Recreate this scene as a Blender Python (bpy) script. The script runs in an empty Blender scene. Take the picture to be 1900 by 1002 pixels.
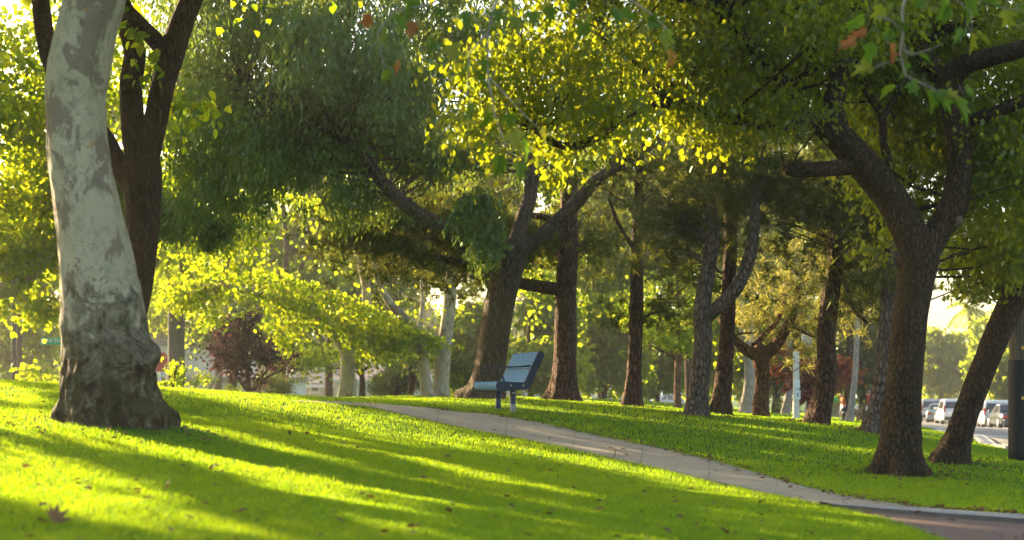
import bpy, bmesh, math, random
import numpy as np
from mathutils import Vector, Matrix, noise as mnoise

# ------------------------------------------------------------------ camera, sky, sun, exposure
SC = bpy.context.scene
COL = SC.collection
F, CX, HY, CAMZ = 2640.0, 950.0, 715.0, 1.25          # focal length in photo pixels, centre column, horizon row, eye height
SUN_AZ, SUN_EL = math.radians(46), math.radians(18)   # azimuth counted from +Y towards -X
SDIR = np.array([-math.sin(SUN_AZ) * math.cos(SUN_EL), math.cos(SUN_AZ) * math.cos(SUN_EL), math.sin(SUN_EL)])

cam = bpy.data.cameras.new('camera'); camo = bpy.data.objects.new('camera', cam); COL.objects.link(camo)
camo.location = (0, 0, CAMZ); camo.rotation_euler = (math.radians(90), 0, 0)
cam.sensor_width = 36; cam.lens = F / 1900 * 36; cam.shift_y = (HY - 501) / 1900
cam.clip_start = 0.1; cam.clip_end = 3000
cam.dof.use_dof = True; cam.dof.focus_distance = 22.0; cam.dof.aperture_fstop = 1.7
SC.camera = camo

W = bpy.data.worlds.new("World"); SC.world = W; W.use_nodes = True
nt = W.node_tree; bgn = nt.nodes['Background']
sky = nt.nodes.new('ShaderNodeTexSky'); sky.sky_type = 'NISHITA'; sky.sun_disc = False
sky.sun_elevation = SUN_EL; sky.sun_rotation = -SUN_AZ; sky.air_density = 1.2; sky.dust_density = 3.0; sky.ozone_density = 1.0
nt.links.new(sky.outputs[0], bgn.inputs[0]); bgn.inputs[1].default_value = 0.105
sl = bpy.data.lights.new('sun', 'SUN'); sl.energy = 5.0; sl.angle = math.radians(0.6); sl.color = (1.0, 0.79, 0.47)
so = bpy.data.objects.new('sun', sl); COL.objects.link(so)
so.rotation_euler = Vector(-SDIR).to_track_quat('-Z', 'Y').to_euler(); so.location = (-20, 30, 30)
SC.view_settings.view_transform = 'Standard'; SC.view_settings.look = 'None'
SC.view_settings.exposure = 2.1; SC.view_settings.gamma = 1.0
SC.render.engine = 'CYCLES'
cy = SC.cycles
cy.use_denoising = True; cy.max_bounces = 7; cy.diffuse_bounces = 4; cy.glossy_bounces = 2; cy.transmission_bounces = 4
cy.volume_bounces = 0; cy.transparent_max_bounces = 8; cy.sample_clamp_indirect = 6.0; cy.caustics_reflective = False; cy.caustics_refractive = False
HAZE = 0.00075

RNG = np.random.default_rng(7); random.seed(7)

def P(px, py, Y): return np.array([(px - CX) / F * Y, Y, CAMZ + (HY - py) / F * Y])
def M(px, Y): return px / F * Y                        # pixels to metres at a depth

# ------------------------------------------------------------------ node helpers and materials
def newmat(name):
    m = bpy.data.materials.new(name); m.use_nodes = True
    n = m.node_tree.nodes; b = n['Principled BSDF']
    return m, m.node_tree, b
def nd(t, typ, **kw):
    n = t.nodes.new(typ)
    for k, v in kw.items():
        if k in n.inputs.keys(): n.inputs[k].default_value = v
        else: setattr(n, k, v)
    return n
def ramp(t, src, stops):
    r = t.nodes.new('ShaderNodeValToRGB'); e = r.color_ramp.elements
    while len(e) < len(stops): e.new(0.5)
    for i, (p, c) in enumerate(stops):
        e[i].position = p; e[i].color = (*c, 1) if len(c) == 3 else c
    t.links.new(src, r.inputs[0]); return r
def mixc(t, fac, a, b, mode='MIX'):
    m = t.nodes.new('ShaderNodeMix'); m.data_type = 'RGBA'; m.blend_type = mode
    for sock, v in ((m.inputs[0], fac), (m.inputs[6], a), (m.inputs[7], b)):
        if hasattr(v, 'is_output'): t.links.new(v, sock)
        elif isinstance(v, (int, float)): sock.default_value = v
        else: sock.default_value = (*v, 1)
    return m.outputs[2]
def coords(t, scale=(1, 1, 1), kind='Object'):
    tc = t.nodes.new('ShaderNodeTexCoord'); mp = t.nodes.new('ShaderNodeMapping'); mp.inputs['Scale'].default_value = scale
    t.links.new(tc.outputs[kind], mp.inputs[0]); return mp.outputs[0]
def noise_t(t, vec, scale, detail=4, rough=.55, dist=0.0):
    n = nd(t, 'ShaderNodeTexNoise', Scale=scale, Detail=detail, Roughness=rough, Distortion=dist)
    t.links.new(vec, n.inputs['Vector']); return n
def bump(t, b, h, strength, dist=.02):
    n = nd(t, 'ShaderNodeBump', Strength=strength, Distance=dist); t.links.new(h, n.inputs['Height']); t.links.new(n.outputs[0], b.inputs['Normal'])

def plain(name, col, rough=.6, metal=0.0, spec=.5, var=.12, scale=8.0):
    """a plain painted or cast surface with slight uneven tone and roughness"""
    m, t, b = newmat(name)
    n = noise_t(t, coords(t), scale, 5)
    c = mixc(t, n.outputs[0], [x * (1 - var) for x in col], [min(1, x * (1 + var)) for x in col])
    t.links.new(c, b.inputs['Base Color'])
    b.inputs['Roughness'].default_value = rough; b.inputs['Metallic'].default_value = metal
    b.inputs['Specular IOR Level'].default_value = spec
    return m

def bark(name, dark, mid, light, su=14, sz=3.0, strength=.9, plates=False, moss=0.0, dist=.03):
    m, t, b = newmat(name)
    v = coords(t, (1, 1, sz / su))
    wob = noise_t(t, v, su * .35, 3)
    vv = nd(t, 'ShaderNodeVectorMath', operation='MULTIPLY_ADD'); t.links.new(wob.outputs[1], vv.inputs[0]); vv.inputs[1].default_value = (.09, .09, .09); t.links.new(v, vv.inputs[2])
    vo = nd(t, 'ShaderNodeTexVoronoi', Scale=su * (1.0 if plates else 1.3)); vo.feature = 'DISTANCE_TO_EDGE'; t.links.new(vv.outputs[0], vo.inputs['Vector'])
    fine = noise_t(t, v, su * 3.0, 6, .65)
    big = noise_t(t, coords(t), 1.7, 4)
    edge = ramp(t, vo.outputs[0], [(0.0, (0, 0, 0)), (.16 if plates else .28, (.8, .8, .8)), (.6, (1, 1, 1))])
    h = nd(t, 'ShaderNodeMath', operation='MULTIPLY_ADD'); t.links.new(fine.outputs[0], h.inputs[0]); h.inputs[1].default_value = .55; t.links.new(edge.outputs[0], h.inputs[2])
    c = ramp(t, h.outputs[0], [(.15, dark), (.75, mid), (1.0, light)])
    hh = nd(t, 'ShaderNodeMath', operation='MULTIPLY'); t.links.new(h.outputs[0], hh.inputs[0]); hh.inputs[1].default_value = .66; t.links.new(hh.outputs[0], c.inputs[0])
    c2 = mixc(t, ramp(t, big.outputs[0], [(.35, (0, 0, 0)), (.65, (.55, .55, .55))]).outputs[0], c.outputs[0], mid)
    if moss:
        ms = noise_t(t, coords(t), 5.5, 6, .7)
        c2 = mixc(t, ramp(t, ms.outputs[0], [(.5, (0, 0, 0)), (.68, (moss, moss, moss))]).outputs[0], c2, (.035, .042, .010))
    t.links.new(c2, b.inputs['Base Color']); b.inputs['Roughness'].default_value = .9; b.inputs['Specular IOR Level'].default_value = .2
    bump(t, b, h.outputs[0], strength, dist); return m

def sycamore_bark(name='sycamore_bark', foot=True):
    m, t, b = newmat(name)
    v = coords(t)
    ob = coords(t, (1, 1, .75))
    base = mixc(t, noise_t(t, v, 2.2, 6, .6).outputs[0], (.38, .31, .20), (.66, .55, .40))
    base = mixc(t, ramp(t, noise_t(t, ob, 9, 5, .6, .6).outputs[0], [(.50, (0, 0, 0)), (.62, (.5, .5, .5))]).outputs[0], base, (.24, .25, .17))
    pat = noise_t(t, coords(t, (1, 1, .6)), 2.3, 9, .70, .5)
    c = mixc(t, ramp(t, pat.outputs[0], [(.535, (0, 0, 0)), (.56, (.82, .82, .82))]).outputs[0], base, (.24, .175, .13))
    pat2 = noise_t(t, coords(t, (1.3, 1.3, .8)), 4.3, 3, .5, .4)
    c = mixc(t, ramp(t, pat2.outputs[0], [(.70, (0, 0, 0)), (.72, (.8, .8, .8))]).outputs[0], c, (.50, .29, .11))
    sc = nd(t, 'ShaderNodeTexVoronoi', Scale=7.0); sc.feature = 'F1'; t.links.new(coords(t, (1, 1, 1.8)), sc.inputs['Vector'])
    c = mixc(t, ramp(t, sc.outputs[0], [(.06, (.6, .6, .6)), (.14, (0, 0, 0))]).outputs[0], c, (.12, .085, .06))
    hgt = noise_t(t, v, 6, 8, .7, .5)
    bmpv = hgt.outputs[0]
    if foot:     # old rough brown bark that covers the foot of the trunk in plates
        sep = nd(t, 'ShaderNodeSeparateXYZ'); t.links.new(v, sep.inputs[0])
        nz = noise_t(t, v, 4.5, 8, .72, .6)
        ad = nd(t, 'ShaderNodeMath', operation='MULTIPLY_ADD'); t.links.new(nz.outputs[0], ad.inputs[0]); ad.inputs[1].default_value = -3.4; t.links.new(sep.outputs[2], ad.inputs[2])
        ad2 = nd(t, 'ShaderNodeMath', operation='ADD'); t.links.new(ad.outputs[0], ad2.inputs[0]); ad2.inputs[1].default_value = 1.22
        mask = ramp(t, ad2.outputs[0], [(0.1, (1, 1, 1)), (.75, (0, 0, 0))])
        n2 = noise_t(t, coords(t, (1, 1, .8)), 8.5, 9, .74, .15)
        rough_c = ramp(t, n2.outputs[0], [(.34, (.022, .014, .008)), (.45, (.085, .055, .028)), (.54, (.14, .105, .055)), (.64, (.33, .28, .20))])
        mo = ramp(t, noise_t(t, v, 3.3, 5, .6).outputs[0], [(.5, (0, 0, 0)), (.62, (.7, .7, .7))])
        rc = mixc(t, mo.outputs[0], rough_c.outputs[0], (.085, .085, .022))
        c = mixc(t, mask.outputs[0], c, rc)
        mm = nd(t, 'ShaderNodeMath', operation='MULTIPLY'); t.links.new(mask.outputs[0], mm.inputs[0]); t.links.new(n2.outputs[0], mm.inputs[1])
        ma = nd(t, 'ShaderNodeMath', operation='MULTIPLY_ADD'); t.links.new(mm.outputs[0], ma.inputs[0]); ma.inputs[1].default_value = 2.5; t.links.new(hgt.outputs[0], ma.inputs[2])
        bmpv = ma.outputs[0]
    t.links.new(c, b.inputs['Base Color']); b.inputs['Roughness'].default_value = .8; b.inputs['Specular IOR Level'].default_value = .25
    bump(t, b, bmpv, .8, .07); return m

def leafmat(name, stops, trans, gloss=.07, tw=.55, rough=.35, clump=.5, ns=.9):
    """leaf: thin sheet, part reflects and part lets light through; tone differs leaf by leaf"""
    m, t, b = newmat(name); t.nodes.remove(b)
    out = [n for n in t.nodes if n.type == 'OUTPUT_MATERIAL'][0]
    g = t.nodes.new('ShaderNodeNewGeometry')
    big = noise_t(t, coords(t), ns, 4)
    fac = nd(t, 'ShaderNodeMath', operation='MULTIPLY_ADD'); t.links.new(g.outputs['Random Per Island'], fac.inputs[0]); fac.inputs[1].default_value = 1 - clump
    mu = nd(t, 'ShaderNodeMath', operation='MULTIPLY'); t.links.new(big.outputs[0], mu.inputs[0]); mu.inputs[1].default_value = clump; t.links.new(mu.outputs[0], fac.inputs[2])
    col = ramp(t, fac.outputs[0], stops)
    tcol = ramp(t, fac.outputs[0], trans)
    d = t.nodes.new('ShaderNodeBsdfDiffuse'); tr = t.nodes.new('ShaderNodeBsdfTranslucent'); gl = nd(t, 'ShaderNodeBsdfGlossy', Roughness=rough)
    gl.inputs[0].default_value = (.62, .78, .5, 1)
    t.links.new(col.outputs[0], d.inputs[0]); t.links.new(tcol.outputs[0], tr.inputs[0])
    m1 = nd(t, 'ShaderNodeMixShader', Fac=tw); t.links.new(d.outputs[0], m1.inputs[1]); t.links.new(tr.outputs[0], m1.inputs[2])
    m2 = nd(t, 'ShaderNodeMixShader', Fac=gloss); t.links.new(m1.outputs[0], m2.inputs[1]); t.links.new(gl.outputs[0], m2.inputs[2])
    t.links.new(m2.outputs[0], out.inputs[0]); return m

MAT = dict(
    syc_bark=sycamore_bark(), syc_bark_far=sycamore_bark('sycamore_bark_far', False),
    brown_bark=bark('brown_bark', (.028, .015, .008), (.13, .075, .042), (.22, .145, .09), 22, 5, 1.0, False, .25),
    dark_bark=bark('dark_bark', (.016, .010, .006), (.085, .055, .032), (.14, .10, .065), 24, 9, 1.0, True, .55),
    euc_bark=bark('furrowed_bark', (.055, .037, .022), (.23, .165, .11), (.36, .28, .20), 20, 3.2, 1.0, False, .3),
    pine_bark=bark('pine_bark', (.028, .014, .009), (.17, .098, .063), (.30, .205, .155), 16, 5.5, 1.0, True, 0, .05),
    pine_grey=bark('pine_bark_grey', (.04, .027, .02), (.235, .175, .145), (.42, .35, .30), 17, 6, 1.0, True, 0, .05),
    pine_red=bark('pine_bark_red', (.05, .022, .012), (.19, .095, .05), (.28, .16, .09), 16, 6, 1.0, True, 0, .04),
    palm_bark=bark('palm_bark', (.06, .045, .035), (.17, .135, .11), (.24, .2, .17), 7, 18, .7, False, 0),
    pale_bark=bark('pale_gum_bark', (.22, .18, .14), (.40, .34, .27), (.52, .46, .38), 6, 2, .4, False, 0),
    leaf_syc=leafmat('sycamore_leaf', [(0, (.030, .06, .008)), (.45, (.05, .085, .012)), (.8, (.08, .10, .014)), (1, (.13, .06, .015))],
                     [(0, (.12, .24, .006)), (.42, (.38, .50, .009)), (.78, (.78, .76, .016)), (.93, (.75, .45, .03)), (1, (.6, .22, .02))], .03, .62),
    leaf_far=leafmat('bright_park_leaf', [(0, (.04, .075, .010)), (.6, (.075, .11, .014)), (1, (.12, .11, .02))],
                     [(0, (.22, .36, .012)), (.6, (.56, .65, .02)), (1, (.82, .68, .05))], .03, .62),
    leaf_ficus=leafmat('glossy_dark_leaf', [(0, (.018, .046, .007)), (.6, (.032, .066, .010)), (.93, (.055, .08, .014)), (1, (.14, .05, .012))],
                       [(0, (.30, .42, .010)), (.6, (.60, .64, .014)), (1, (.75, .6, .02))], .05, .55),
    leaf_euc=leafmat('weeping_grey_leaf', [(0, (.032, .082, .014)), (.6, (.07, .145, .03)), (.88, (.13, .20, .06)), (1, (.22, .12, .04))],
                     [(0, (.16, .25, .03)), (.6, (.28, .36, .04)), (1, (.50, .52, .03))], .08, .48, .3),
    leaf_dull=leafmat('dull_green_leaf', [(0, (.035, .05, .014)), (1, (.075, .085, .028))], [(0, (.14, .2, .02)), (1, (.3, .32, .04))], .05, .5),
    needle=leafmat('pine_needle', [(0, (.016, .036, .007)), (.6, (.034, .055, .010)), (1, (.10, .058, .018))], [(0, (.12, .17, .012)), (.6, (.30, .30, .03)), (1, (.55, .34, .06))], .05, .45, .4, .75, 2.6),
    needle_gold=leafmat('pine_needle_golden', [(0, (.045, .055, .014)), (.6, (.085, .08, .022)), (1, (.13, .085, .03))], [(0, (.18, .22, .03)), (.6, (.48, .42, .08)), (1, (.75, .52, .14))], .04, .55, .4, .7, 2.6),
    leaf_plum=leafmat('purple_plum_leaf', [(0, (.022, .012, .018)), (.8, (.040, .017, .024)), (1, (.12, .02, .02))], [(0, (.05, .018, .03)), (.86, (.11, .035, .045)), (1, (.55, .06, .06))], .05, .45),
    leaf_red=leafmat('orange_red_leaf', [(0, (.05, .012, .014)), (.5, (.15, .03, .018)), (1, (.24, .07, .02))], [(0, (.22, .03, .03)), (.5, (.62, .12, .04)), (1, (.8, .3, .06))], .05, .5),
    leaf_dry=leafmat('dry_leaf', [(0, (.10, .05, .022)), (.6, (.2, .11, .05)), (1, (.33, .24, .15))], [(0, (.12, .05, .02)), (1, (.3, .16, .06))], .05, .25),
    grass=leafmat('grass_blade', [(0, (.014, .105, .009)), (.6, (.026, .14, .013)), (.95, (.06, .155, .014)), (1, (.2, .17, .05))], [(0, (.24, .54, .008)), (.6, (.53, .70, .010)), (1, (.82, .78, .012))], .03, .58, .4, .55),
)

# ------------------------------------------------------------------ objects and meshes
def mesh(name, verts, faces, mat=None, smooth=True):
    me = bpy.data.meshes.new(name); me.from_pydata([tuple(map(float, v)) for v in verts], [], [tuple(f) for f in faces])
    if smooth:
        me.polygons.foreach_set('use_smooth', np.ones(len(me.polygons), dtype=bool))
    me.update()
    if mat: me.materials.append(mat)
    return me
def mesh_np(name, verts, polys, mat):
    """verts (N,3) and faces (M,k) as arrays, all faces with k corners"""
    me = bpy.data.meshes.new(name); nv, (nf, k) = len(verts), polys.shape
    me.vertices.add(nv); me.vertices.foreach_set('co', np.ascontiguousarray(verts, dtype=np.float32).ravel())
    me.loops.add(nf * k); me.loops.foreach_set('vertex_index', np.ascontiguousarray(polys, dtype=np.int32).ravel())
    me.polygons.add(nf); me.polygons.foreach_set('loop_start', np.arange(0, nf * k, k, dtype=np.int32))
    me.update(calc_edges=True); me.materials.append(mat); return me
def link(name, me, parent=None, loc=(0, 0, 0)):
    o = bpy.data.objects.new(name, me); COL.objects.link(o); o.location = loc
    if parent: o.parent = parent
    return o
def tag(o, label=None, cat=None, group=None, kind=None):
    if label: o['label'] = label
    if cat: o['category'] = cat
    if group: o['group'] = group
    if kind: o['kind'] = kind
    return o
def thing(name, label, cat, loc, rotz=0.0, group=None):
    o = bpy.data.objects.new(name, None); COL.objects.link(o); o.empty_display_size = .3
    o.location = [float(x) for x in loc]; o.rotation_euler = (0, 0, rotz)
    return tag(o, label, cat, group)
def children(o): return [c for c in COL.objects if c.parent == o]
def copy_thing(o, loc, rotz, label, group=None, scale=None):
    kids = children(o)
    r = o.copy(); COL.objects.link(r); r.location = [float(x) for x in loc]; r.rotation_euler = (0, 0, rotz); r['label'] = label
    if group: r['group'] = group
    if scale: r.scale = (scale, scale, scale)
    for k in kids:
        c = k.copy(); COL.objects.link(c); c.parent = r
        for g in children(k):
            d = g.copy(); COL.objects.link(d); d.parent = c
    return r

class MB:
    """collects boxes, tubes and prisms into one mesh"""
    def __init__(s): s.v, s.f = [], []
    def add(s, v, f):
        n = len(s.v); s.v += [tuple(map(float, p)) for p in v]; s.f += [tuple(i + n for i in q) for q in f]; return s
    def box(s, c, d, bev=0.0, rot=None):
        bm = bmesh.new(); bmesh.ops.create_cube(bm, size=1.0)
        bmesh.ops.scale(bm, vec=d, verts=bm.verts)
        if bev: bmesh.ops.bevel(bm, geom=bm.edges[:] , offset=bev, segments=2, profile=.5, affect='EDGES')
        if rot is not None: bmesh.ops.transform(bm, matrix=rot.to_4x4(), verts=bm.verts)
        bmesh.ops.translate(bm, vec=c, verts=bm.verts); bm.verts.index_update()
        s.add([v.co for v in bm.verts], [[v.index for v in f.verts] for f in bm.faces]); bm.free(); return s
    def tube(s, pts, r, seg=10, cap=True):
        pts = [Vector(p) for p in pts]; rr = r if hasattr(r, '__len__') else [r] * len(pts)
        V, Fc = tube_rings(pts, rr, seg, cap); return s.add(V, Fc)
    def prism(s, outline, axis, a, b, bev=0):
        """outline in the plane normal to axis (0 x,1 y), from a to b along it"""
        n = len(outline); V = []
        for t in (a, b):
            for (u, w) in outline: V.append((t, u, w) if axis == 0 else (u, t, w))
        Fc = [list(range(n))[::-1], list(range(n, 2 * n))] + [[i, (i + 1) % n, n + (i + 1) % n, n + i] for i in range(n)]
        return s.add(V, Fc)
    def build(s, name, mat, parent=None, smooth=False, loc=(0, 0, 0)):
        me = mesh(name, s.v, s.f, mat, smooth)
        bm = bmesh.new(); bm.from_mesh(me); bmesh.ops.recalc_face_normals(bm, faces=bm.faces); bm.to_mesh(me); bm.free()
        return link(name, me, parent, loc)
def tube_rings(pts, rr, seg, cap=True):
    V, Fc = [], []; n = len(pts); t0 = (pts[1] - pts[0]).normalized()
    u = t0.orthogonal().normalized()
    for i in range(n):
        t = (pts[min(i + 1, n - 1)] - pts[max(i - 1, 0)]).normalized()
        u = (u - t * u.dot(t)).normalized(); w = t.cross(u)
        for k in range(seg):
            a = 2 * math.pi * k / seg; V.append(pts[i] + (u * math.cos(a) + w * math.sin(a)) * rr[i])
    for i in range(n - 1):
        for k in range(seg):
            a, b = i * seg + k, i * seg + (k + 1) % seg; Fc.append((a, b, b + seg, a + seg))
    if cap: Fc += [tuple(range(seg))[::-1], tuple(range((n - 1) * seg, n * seg))]
    return V, Fc

# ------------------------------------------------------------------ the lie of the land
CTRL = [P(*c) for c in [
    (0, 713, 19), (300, 724, 20.5), (500, 733, 22), (620, 742, 25.5), (0, 790, 13), (215, 783, 14), (340, 792, 14.3), (0, 900, 9), (0, 1002, 7),
    (450, 790, 16), (600, 800, 17.5), (500, 900, 10.5), (600, 1002, 7.6), (900, 1002, 8), (900, 900, 11.6), (900, 800, 19), (750, 850, 14),
    (940, 764, 23), (640, 748, 28), (1500, 905, 14.5), (1500, 935, 13.2), (1750, 960, 11.5), (1900, 958, 12), (1900, 1002, 10), (1700, 1002, 9.7), (1300, 1002, 9),
    (1672, 881, 17), (1765, 858, 18.5), (1885, 856, 19), (1280, 848, 18), (1280, 905, 14), (1630, 803, 24), (1525, 787, 25.5), (1412, 775, 30), (1314, 768, 26),
    (1172, 755, 27.5), (1045, 746, 30), (900, 738, 27.5), (1100, 745, 40), (1100, 741, 60), (1400, 780, 40), (1480, 781, 42), (1580, 784, 56), (1612, 786, 70),
    (1700, 798, 30), (1900, 851, 21), (1830, 830, 28), (1740, 808, 40), (1800, 800, 55), (1848, 795, 92), (1745, 783, 112), (1500, 770, 90), (1300, 755, 90),
    (785, 736, 38), (700, 742, 36), (845, 738, 42)]]
CTRL += [np.array(c, float) for c in [(-12, 30, .95), (-6, 34, .9), (-20, 20, 1.35), (-14, 10, 1.0), (-25, 35, .7), (-15, 45, .3), (-30, 50, .1), (-5, 50, .5), (-8, 65, -.6), (-25, 70, -.8), (-30, 85, -1.2), (-10, 85, -1.4), (3, 85, .1),
    (-10, 100, -1.8), (-40, 100, -1.8), (10, 110, -.8), (0, 3, .25), (-5, 3, .35), (5, 3, .1), (0, -15, .1), (-25, -15, .5), (25, -15, -.1), (14, 12, -.05), (20, 25, -.25), (30, 40, -.4), (40, 92, -1.5), (25, 8, -.2),
    (-60, 30, .6), (60, 30, -.6), (-100, 110, -1.8), (100, 110, -1.9), (0, 150, -1.9), (40, 160, -2), (-60, 160, -2), (-220, 200, -2), (220, 200, -2), (0, 300, -2), (-220, 420, -2), (220, 420, -2), (0, 420, -2), (-220, 0, 0), (220, 0, -1), (-220, -40, 0), (220, -40, -1)]]
CTRL = np.array(CTRL)
def tps_fit(C, lam):
    X = C[:, :2] / 20; d = np.sqrt(((X[:, None] - X[None]) ** 2).sum(-1)); K = np.where(d > 0, d * d * np.log(d + 1e-12), 0) + lam * np.eye(len(X))
    Q = np.c_[np.ones(len(X)), X]; A = np.block([[K, Q], [Q.T, np.zeros((3, 3))]])
    return X, np.linalg.solve(A, np.r_[C[:, 2], 0, 0, 0])
TX, TW = tps_fit(CTRL, .004)
def tps(x, y):
    q = np.c_[np.ravel(x), np.ravel(y)] / 20; out = np.zeros(len(q))
    for i in range(0, len(q), 20000):
        s = q[i:i + 20000]; d = np.sqrt(((s[:, None] - TX[None]) ** 2).sum(-1)) + 1e-12
        out[i:i + 20000] = (d * d * np.log(d)) @ TW[:-3] + TW[-3] + s @ TW[-2:]
    return out.reshape(np.shape(x))
GX = np.r_[np.linspace(-240, -44, 22), np.arange(-40, -13, 1.0), np.arange(-13, 15, .25), np.arange(15, 42, 1.0), np.linspace(44, 240, 22)]
GY = np.r_[np.linspace(-40, 3, 14), np.arange(4, 33, .25), np.arange(33, 72, 1.0), np.arange(73, 120, 3.0), np.linspace(124, 430, 24)]
GZ = tps(*np.meshgrid(GX, GY))
def gz(x, y):
    x = np.atleast_1d(np.asarray(x, float)); y = np.atleast_1d(np.asarray(y, float))
    i = np.clip(np.searchsorted(GX, x) - 1, 0, len(GX) - 2); j = np.clip(np.searchsorted(GY, y) - 1, 0, len(GY) - 2)
    u = np.clip((x - GX[i]) / (GX[i + 1] - GX[i]), 0, 1); v = np.clip((y - GY[j]) / (GY[j + 1] - GY[j]), 0, 1)
    return GZ[j, i] * (1 - u) * (1 - v) + GZ[j, i + 1] * u * (1 - v) + GZ[j + 1, i] * (1 - u) * v + GZ[j + 1, i + 1] * u * v
def g1(x, y): return float(gz(x, y)[0])
def hit(px, py, y0=5.0, y1=300.0):
    """first point of the ground seen at a photo pixel"""
    ys = np.exp(np.linspace(math.log(y0), math.log(y1), 3000)); xs = (px - CX) / F * ys; zs = CAMZ + (HY - py) / F * ys
    b = np.nonzero(zs <= gz(xs, ys))[0]; k = b[0] if len(b) else -1
    return np.array([xs[k], ys[k], float(gz(xs[k], ys[k])[0])])
def inpoly(px, py, poly):
    inside = np.zeros(np.shape(px), bool); n = len(poly)
    for i in range(n):
        x1, y1 = poly[i]; x2, y2 = poly[(i + 1) % n]
        c = ((y1 > py) != (y2 > py)); xx = (x2 - x1) * (py - y1) / ((y2 - y1) if y2 != y1 else 1e-9) + x1
        inside ^= c & (px < xx)
    return inside

# ground sheet
def ground_mat():
    m, t, b = newmat('lawn_soil'); v = coords(t)
    n = noise_t(t, v, .8, 6, .6); n2 = noise_t(t, v, 30, 4)
    c = ramp(t, n.outputs[0], [(.3, (.02, .085, .008)), (.55, (.03, .11, .010)), (.75, (.055, .115, .014))])
    c2 = mixc(t, ramp(t, n2.outputs[0], [(.45, (0, 0, 0)), (.7, (.3, .3, .3))]).outputs[0], c.outputs[0], (.05, .045, .015))
    t.links.new(c2, b.inputs['Base Color']); b.inputs['Roughness'].default_value = 1; b.inputs['Specular IOR Level'].default_value = .1
    bump(t, b, n2.outputs[0], .6, .03); return m
MAT['ground'] = ground_mat()
xx, yy = np.meshgrid(GX, GY); nx, ny = len(GX), len(GY)
idx = np.arange(nx * ny).reshape(ny, nx)
gq = np.stack([idx[:-1, :-1], idx[:-1, 1:], idx[1:, 1:], idx[1:, :-1]], -1).reshape(-1, 4)
tag(link('ground', mesh_np('ground', np.c_[xx.ravel(), yy.ravel(), GZ.ravel()], gq, MAT['ground'])), kind='structure')

# path, edging kerb and brick paving: strips laid along pixel-measured edges on the ground
UP = [(540, 744.5), (620, 746), (700, 750), (790, 757), (850, 765), (905, 769), (1000, 785), (1100, 808), (1240, 836), (1350, 863), (1450, 893), (1560, 921), (1700, 942), (1900, 958), (2150, 975)]
LOW = [(540, 745.8), (600, 748.5), (680, 755), (760, 773), (810, 784), (850, 793), (960, 814), (1050, 832), (1140, 853), (1240, 875), (1330, 897), (1430, 919), (1540, 943), (1900, 964), (2150, 981)]
def densify(pl, n):
    pl = np.array(pl, float); s = np.r_[0, np.cumsum(np.hypot(*np.diff(pl, axis=0).T))]; q = np.linspace(0, s[-1], n)
    return np.c_[np.interp(q, s, pl[:, 0]), np.interp(q, s, pl[:, 1])]
def strip_mesh(name, A, B, lift, mat, cols=6, skirt=.12):
    """sheet between two world polylines, lifted over the ground, with a short skirt down into it"""
    n = len(A); V, Fc = [], []
    for i in range(n):
        for k in range(cols + 1):
            p = A[i] * (1 - k / cols) + B[i] * k / cols; V.append((p[0], p[1], g1(p[0], p[1]) + lift))
    w = cols + 1
    for i in range(n - 1):
        for k in range(cols): Fc.append((i * w + k, i * w + k + 1, (i + 1) * w + k + 1, (i + 1) * w + k))
    for col in (0, cols):
        base = len(V)
        for i in range(n): x, y, z = V[i * w + col]; V.append((x, y, z - skirt))
        for i in range(n - 1): Fc.append((i * w + col, (i + 1) * w + col, base + i + 1, base + i))
    return mesh(name, V, Fc, mat, True)
def concrete_mat(name, c1, c2, joints=True):
    m, t, b = newmat(name); v = coords(t)
    n = noise_t(t, v, 1.6, 7, .6); f = noise_t(t, v, 70, 3); st = noise_t(t, v, 5, 5, .7)
    c = mixc(t, n.outputs[0], c1, c2)
    c = mixc(t, ramp(t, st.outputs[0], [(.52, (0, 0, 0)), (.72, (.45, .45, .45))]).outputs[0], c, [x * .55 for x in c1])
    c = mixc(t, ramp(t, f.outputs[0], [(.35, (.25, .25, .25)), (.5, (0, 0, 0))]).outputs[0], c, (.1, .085, .07))
    cr = nd(t, 'ShaderNodeTexVoronoi', Scale=.55); cr.feature = 'DISTANCE_TO_EDGE'
    wv = nd(t, 'ShaderNodeVectorMath', operation='MULTIPLY_ADD'); t.links.new(st.outputs[1], wv.inputs[0]); wv.inputs[1].default_value = (.35, .35, .35); t.links.new(v, wv.inputs[2]); t.links.new(wv.outputs[0], cr.inputs['Vector'])
    c = mixc(t, ramp(t, cr.outputs[0], [(.003, (.4, .4, .4)), (.009, (0, 0, 0))]).outputs[0], c, (.07, .055, .04))
    t.links.new(c, b.inputs['Base Color']); b.inputs['Roughness'].default_value = .85
    bump(t, b, f.outputs[0], .25, .01); return m
MAT['path'] = concrete_mat('path_concrete', (.31, .25, .18), (.43, .35, .26)); MAT['kerb'] = concrete_mat('kerb_concrete', (.22, .22, .215), (.36, .355, .345))
NP = 90
wA = np.array([hit(*p) for p in densify(UP, NP)]); wB = np.array([hit(*p) for p in densify(LOW, NP)])
tag(link('path', strip_mesh('path', wA, wB, .012, MAT['path'])), kind='structure')
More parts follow.
